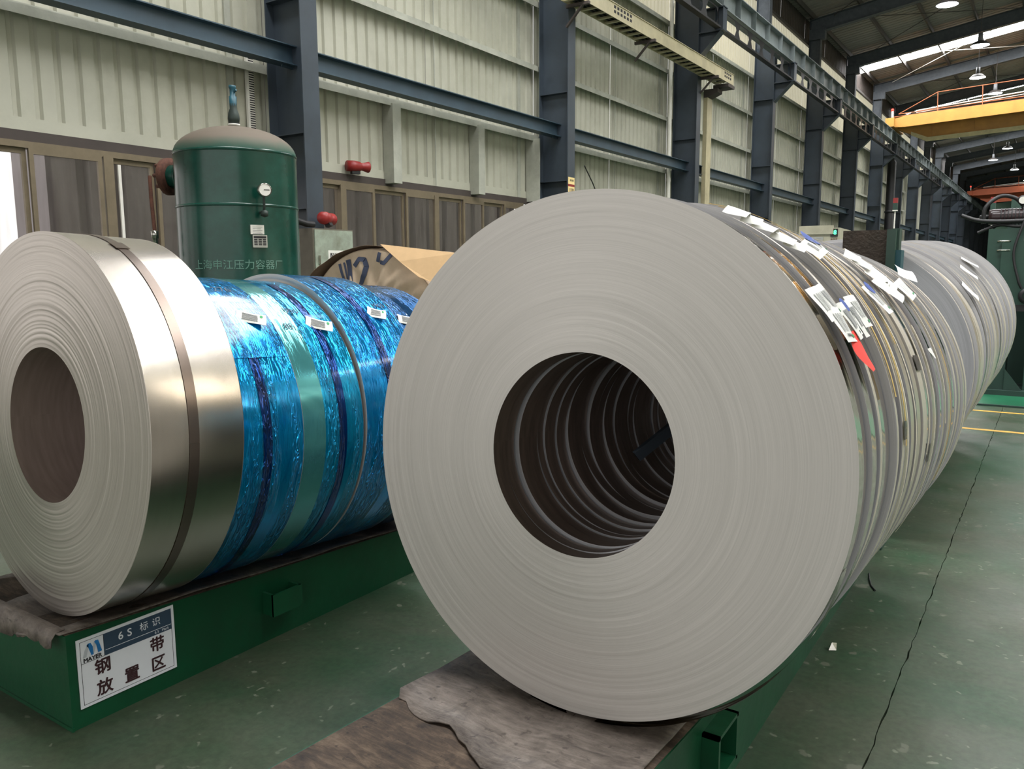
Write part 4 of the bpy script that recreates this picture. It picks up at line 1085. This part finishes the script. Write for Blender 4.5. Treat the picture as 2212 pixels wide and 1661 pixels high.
# ribbon emblem: two blue folds, two grey folds
def poly(pts, m, nm, x=.0038):
    mb = MB(); k = len(pts); v = [(x, p[0], p[1]) for p in pts]+[(x+.0004, p[0], p[1]) for p in pts]
    mb.add(v, [tuple(range(k, 2*k)), tuple(range(k))[::-1]]+[(i, (i+1) % k, (i+1) % k+k, i+k) for i in range(k)]); mb.obj(nm, MT[m], sg)
ey, ez = -.1475, .050
def E(p): return [(ey+a*.060, ez+b_*.042) for a, b_ in p]
poly(E([(0, 0), (.12, .55), (.24, .85), (.34, .95), (.30, .6), (.18, 0)]), 'sign_grey', 'emblem_fold')
poly(E([(.22, .86), (.30, .97), (.44, .97), (.55, .6), (.62, .2), (.56, .03), (.44, .0), (.38, .3), (.32, .62)]), 'sign_blue', 'emblem_fold')
poly(E([(.56, .03), (.64, .25), (.72, .8), (.62, .98), (.54, .62)]), 'sign_grey', 'emblem_fold', .0040)
poly(E([(.62, .95), (.70, 1.03), (.84, 1.0), (.93, .5), (1.0, .06), (.80, .02), (.76, .4), (.72, .7)]), 'sign_blue', 'emblem_fold', .0042)
tag(sg, 'white and navy workshop sign with five large Chinese characters', 'sign')

# ------------------------------------------------------------------ kraft wrapped coil behind the blue row
KX, KY, KR = -4.25, 4.45, .63
kc = empty('kraft_wrapped_coil', (KX, KY, .322+KR), (0, 0, .12))
mb = MB(); nr, ns = 26, 120; v = []; rr = random.Random(9)
def crump(r, t): return .014*math.sin(7*t+9*r)*math.sin(15*r+1)+.010*math.sin(17*t-11*r)+.008*math.sin(29*t+23*r)+.02*math.sin(3*t+1.2)*(r/KR)
for i in range(nr+1):
    r = .12+(KR-.01-.12)*i/nr
    for k in range(ns):
        t = 2*pi*k/ns; f = .25+.75*math.sin(pi*min(1, max(0, (r-.12)/(KR-.12)))); v.append((r*math.cos(t), crump(r, t)*f-.01, r*math.sin(t)))
mb.add(v, [((i+1)*ns+k, (i+1)*ns+(k+1) % ns, i*ns+(k+1) % ns, i*ns+k) for i in range(nr) for k in range(ns)], 0, True)
mb.obj('paper_face', MT['kraft'], kc)
MB().lathe([(KR-.012, 0), (KR, .006), (KR+.004, .5), (KR, 1.0), (.2, 1.0)], 96, ax=1).obj('paper_wrap', MT['kraft'], kc)
# stiff brown collar overhanging the face
cl = MB(); v = []; n = 60
for k in range(n+1):
    t = math.radians(58+k/n*94); o_ = .035+.015*math.sin(k*.4)+(.05*min(1, (k-34)/12) if k > 34 else 0)
    r = KR+.008+(.02*(k-34)/26 if k > 34 else 0)
    v += [(r*math.cos(t), .2, r*math.sin(t)), ((r+.012)*math.cos(t), -o_, (r+.012)*math.sin(t))]
cl.add(v, [(2*k, 2*k+1, 2*k+3, 2*k+2) for k in range(n)], 0, True)
o = cl.obj('board_collar', MT['kraft_d'], kc); sm = o.modifiers.new('t', 'SOLIDIFY'); sm.thickness = .004
# loose tan flap
fp = MB().add([(.16, -.10, .655), (.74, .02, .585), (.60, -.10, .38), (.50, -.12, .42), (.34, -.12, .53)], [(0, 1, 2, 3, 4)])
o = fp.obj('board_flap', MT['card'], kc); sm = o.modifiers.new('t', 'SOLIDIFY'); sm.thickness = .004
# printed marks on the paper face, laid on the crumpled surface
def kmark(pts, w, nm):
    mb = MB(); v = []
    def S(x, z):
        r = math.hypot(x, z); t = math.atan2(z, x) % (2*pi); f = .25+.75*math.sin(pi*min(1, max(0, (r-.12)/(KR-.12)))); return (x, crump(r, t)*f-.016, z)
    n = 14; P = []
    for i in range(len(pts)-1):
        for k in range(n): u = k/n; P.append((pts[i][0]*(1-u)+pts[i+1][0]*u, pts[i][1]*(1-u)+pts[i+1][1]*u))
    P.append(pts[-1])
    for i, p in enumerate(P):
        a = P[min(i+1, len(P)-1)]; b_ = P[max(i-1, 0)]; dx, dz = a[0]-b_[0], a[1]-b_[1]; l = math.hypot(dx, dz) or 1
        nx, nz = -dz/l*w/2, dx/l*w/2
        v += [S(p[0]+nx, p[1]+nz), S(p[0]-nx, p[1]-nz)]
    mb.add(v, [(2*i, 2*i+1, 2*i+3, 2*i+2) for i in range(len(P)-1)], 0, True); mb.obj(nm, MT['kraft_ink'], kc)
kmark([(-.285, .52), (-.24, .33)], .022, 'printed_stroke'); kmark([(-.25, .53), (-.205, .33)], .014, 'printed_stroke'); kmark([(-.21, .55), (-.17, .33)], .05, 'printed_stroke')
kmark([(-.15, .50), (-.10, .555), (-.045, .55), (-.03, .50), (-.05, .44), (-.12, .33)], .034, 'printed_stroke')
kmark([(.10, .60), (.08, .53)], .03, 'printed_stroke'); kmark([(.20, .585), (.13, .52), (.10, .53)], .03, 'printed_stroke')
tag(kc, 'coil wrapped in crumpled kraft paper with blue print', 'wrapped coil')
s4, _, _ = skid(KX-.36, KX+.36, KY-.1, KY+1.2, .325, .31, 'green steel skid under the kraft wrapped coil')

# ------------------------------------------------------------------ background machines
# control cabinet behind the right row
cb = empty('control_cabinet', (-2.32, 10.0, 0), (0, 0, .05))
MB().box(-.25, .20, -.0, .8, 0, 1.90).obj('body', MT['cabinet'], cb)
MB().box(-.255, .13, -.02, 0, 1.83, 1.93).obj('cornice', MT['cabinet'], cb)
MB().box(-.18, .02, -.012, 0, 1.70, 1.80).obj('name_panel', MT['plate'], cb)
text_obj('name_text', '光裕设备', .035, MT['ink_black'], cb, face_my((-.12, -.014, 1.75)), .0005)
l_ = MB()
for k in range(4): l_.box(-.06, .0, -.013, -.012, 1.725+k*.017, 1.728+k*.017)
l_.obj('print', MT['ink'], cb)
MB().box(-.16, .04, -.01, 0, 1.35, 1.62).obj('dark_window', MT['black'], cb)
MB().box(.10, .18, -.012, 0, 1.80, 1.89).obj('display', MT['black'], cb)
text_obj('display_digit', '8', .07, MT['led'], cb, face_my((.15, -.014, 1.845)), .001)
MB().box(.105, .12, -.014, -.012, 1.825, 1.85).obj('switch', MT['white'], cb)
for k in range(4): MB().box(.105+k*.02, .115+k*.02, -.008, 0, 1.45, 1.78).obj('louvre', MT['kraft_d'], cb)
tag(cb, 'cream control cabinet with a green lit digit behind the coil row', 'cabinet')
db = MB().box(-2.75, -2.58, 9.6, 9.9, 0, 1.84).obj('brown_hood', MT['brown_plate'])
tag(db, 'low brown hood beside the cream control cabinet', 'hood')
bc = empty('blue_casing', (-2.0, 9.4, 0))
MB().box(-.3, .3, 0, .4, 0, 1.60).obj('casing', MT['mach_b'], bc); MB().box(-.32, .32, -.01, .42, 1.60, 1.62).obj('lid', MT['mach_b'], bc)
tag(bc, 'teal blue machine casing in front of the control cabinet', 'machine')
# signal lights on poles
def signal(p, h, label, s=1):
    e = empty('signal_light', p)
    MB().tube([(0, 0, 0), (0, 0, h)], .018*s, 8).obj('pole', MT['white'], e)
    MB().box(-.05*s, .05*s, -.05*s, .05*s, h, h+.17*s).obj('green_segment', MT['mach'], e)
    MB().box(-.052*s, .052*s, -.052*s, .052*s, h+.17*s, h+.30*s).obj('red_segment', MT['red'], e)
    MB().box(-.056*s, .056*s, -.056*s, .056*s, h-.03*s, h).obj('base_cup', MT['white'], e)
    return tag(e, label, 'signal light')
signal((-1.42, 9.2, 0), 2.02, 'small red signal light on a thin pole behind the brown plate', .4)
signal((-.72, 12.0, 0), 2.15, 'red and green signal light on a tall pole behind the hydraulic unit', .55)
# hydraulic uncoiler unit at the right edge
hu = empty('hydraulic_unit', (-.42, 10.55, 0))
MB().box(-.25, .60, -.05, .75, 0, .06).obj('base_plate', MT['mach_d'], hu)
bd_ = MB().box(-.20, .02, .02, .62, .06, 1.02).obj('pedestal', MT['mach_d'], hu)
MB().box(-.10, .22, .0, .65, 1.0, 1.72).obj('column_block', MT['mach'], hu)
MB().box(-.24, .10, .05, .6, 1.25, 1.86).obj('tank_block', MT['mach'], hu)
MB().box(.20, .60, .1, .7, .06, 1.30).obj('side_block', MT['mach'], hu)
MB().box(.05, .5, -.04, .02, .95, 1.02).obj('ledge', MT['black'], hu)
for z in (1.62, 1.72): MB().tube([(-.14, .05, z), (-.14, .0, z), (-.02, .0, z), (-.02, .05, z)], .010, 6).obj('grab_handle', MT['chrome'], hu)
MB().lathe([(0, -.24), (.085, -.24), (.09, -.2), (.09, .2), (.07, .26), (0, .26)], 18, ax=0, c=(-.02, .25, 2.0)).obj('pump_motor', plain('maroon_motor', rgb(42, 26, 28), .3), hu)
for k in range(8): MB().lathe([(.092, -.006), (.098, 0), (.092, .006)], 18, ax=0, c=(-.14+k*.035, .25, 2.0)).obj('cooling_fin', MT['black'], hu)
MB().lathe([(0, -.06), (.03, -.05), (.03, .05), (0, .06)], 10, ax=0, c=(-.30, .25, 2.0)).obj('shaft_knob', MT['black'], hu)
for x, z in ((.06, 2.17), (.24, 2.17)):
    gq = MB().lathe([(.0, .02), (.05, .02), (.055, .0), (.055, -.03), (.0, -.03)], 16, ax=1, c=(x, .2, z)).obj('gauge', MT['black'], hu)
    MB().disc(.04, -.031, 16, ax=1, c=(x, .2, z)).obj('dial', MT['white'], gq)
    MB().tube([(x, .2, z-.05), (x, .22, 1.98)], .012, 6).obj('gauge_stem', MT['black'], hu)
def arc(pts, n=10):
    out = []
    P = [Vector(p) for p in pts]
    for i in range(len(P)-1):
        p0, p1, p2, p3 = P[max(i-1, 0)], P[i], P[i+1], P[min(i+2, len(P)-1)]
        for k in range(n):
            t = k/n; out.append(.5*((2*p1)+(-p0+p2)*t+(2*p0-5*p1+4*p2-p3)*t*t+(-p0+3*p1-3*p2+p3)*t**3))
    out.append(P[-1]); return out
for pts, r in (([(-.30, .1, 1.92), (-.29, .1, 2.10), (-.16, .15, 2.22), (-.02, .2, 2.2), (.06, .2, 2.12)], .022),
               ([(-.52, .05, 2.02), (-.36, .05, 1.96), (-.15, .05, 1.94), (.10, .05, 1.94)], .022),
               ([(.10, .0, 1.95), (.02, -.04, 1.6), (.08, -.06, 1.3), (.12, -.05, 1.2)], .014),
               ([(.16, .0, 1.72), (.24, -.05, 1.45), (.30, -.06, 1.2), (.24, -.05, .95)], .014),
               ([(.34, .05, 2.0), (.34, .0, 1.7), (.42, -.02, 1.5), (.56, .0, 1.55)], .022),
               ([(-.35, .1, 1.82), (-.15, .08, 1.90), (.05, .06, 1.88), (.2, .06, 1.92)], .018),
               ([(.15, .15, 2.02), (.3, .12, 2.1), (.45, .12, 2.3), (.55, .12, 2.45)], .024)):
    MB().tube(arc(pts), r, 8).obj('hydraulic_hose', MT['black'], hu)
MB().tube([(.12, .02, 1.86), (.26, .02, 1.95)], .026, 10).obj('chrome_fitting', MT['chrome'], hu)
MB().box(.40, .58, .08, .1, 1.50, 1.95).obj('blue_panel', MT['mach_b'], hu)
MB().box(.30, .42, .05, .08, 1.32, 1.5).obj('white_notice', MT['white'], hu)
MB().lathe([(.05, -.02), (.085, -.02), (.09, 0), (.085, .02), (.05, .02)], 18, ax=1, c=(.18, -.05, 1.12)).obj('hand_wheel', MT['black'], hu)
MB().prism([(.02, .06), (.2, .06), (.02, .3)], 1, .0, .02).obj('gusset_foot', MT['mach_d'], hu)
MB().box(-.10, .30, .9, 1.4, 0, 1.95).obj('rear_frame', MT['mach_d'], hu)
tag(hu, 'dark green hydraulic unit with a motor and tangled black hoses', 'machine')
gb = MB().box(-1.05, .8, 24.0, 24.3, 0, 3.2).box(-.95, .8, 23.96, 24.0, .3, 3.0).obj('green_frame', MT['mach'])
tag(gb, 'tall green machine frame behind the hydraulic unit', 'machine')
gf = MB().box(-1.2, 6, 9.62, 9.66, 0, .018).obj('floor_strip', MT['mach_d'], floor)
MB().box(-1.2, 6, 9.66, 16, .0008, .004).obj('painted_bay', plain('bright_green_floor', rgb(22, 92, 62), .45, scale=2, var=.2), floor)

# small litter on the floor
lt = MB().add([(-.60, 3.0, .002), (-.575, 3.01, .004), (-.58, 3.035, .022), (-.605, 3.025, .006), (-.592, 3.012, .03)], [(0, 1, 4), (1, 2, 4), (2, 3, 4), (3, 0, 4), (0, 3, 2, 1)]).obj('foil_scrap', MT['chrome'])
tag(lt, 'crumpled shiny foil scrap on the floor beside the skid', 'scrap')
lc = MB().tube([(-.62, 3.9, .004), (-.605, 3.82, .006), (-.585, 3.75, .004), (-.56, 3.70, .004)], .004, 5).obj('wire_offcut', MT['black'])
tag(lc, 'thin black wire offcut lying on the green floor', 'wire')
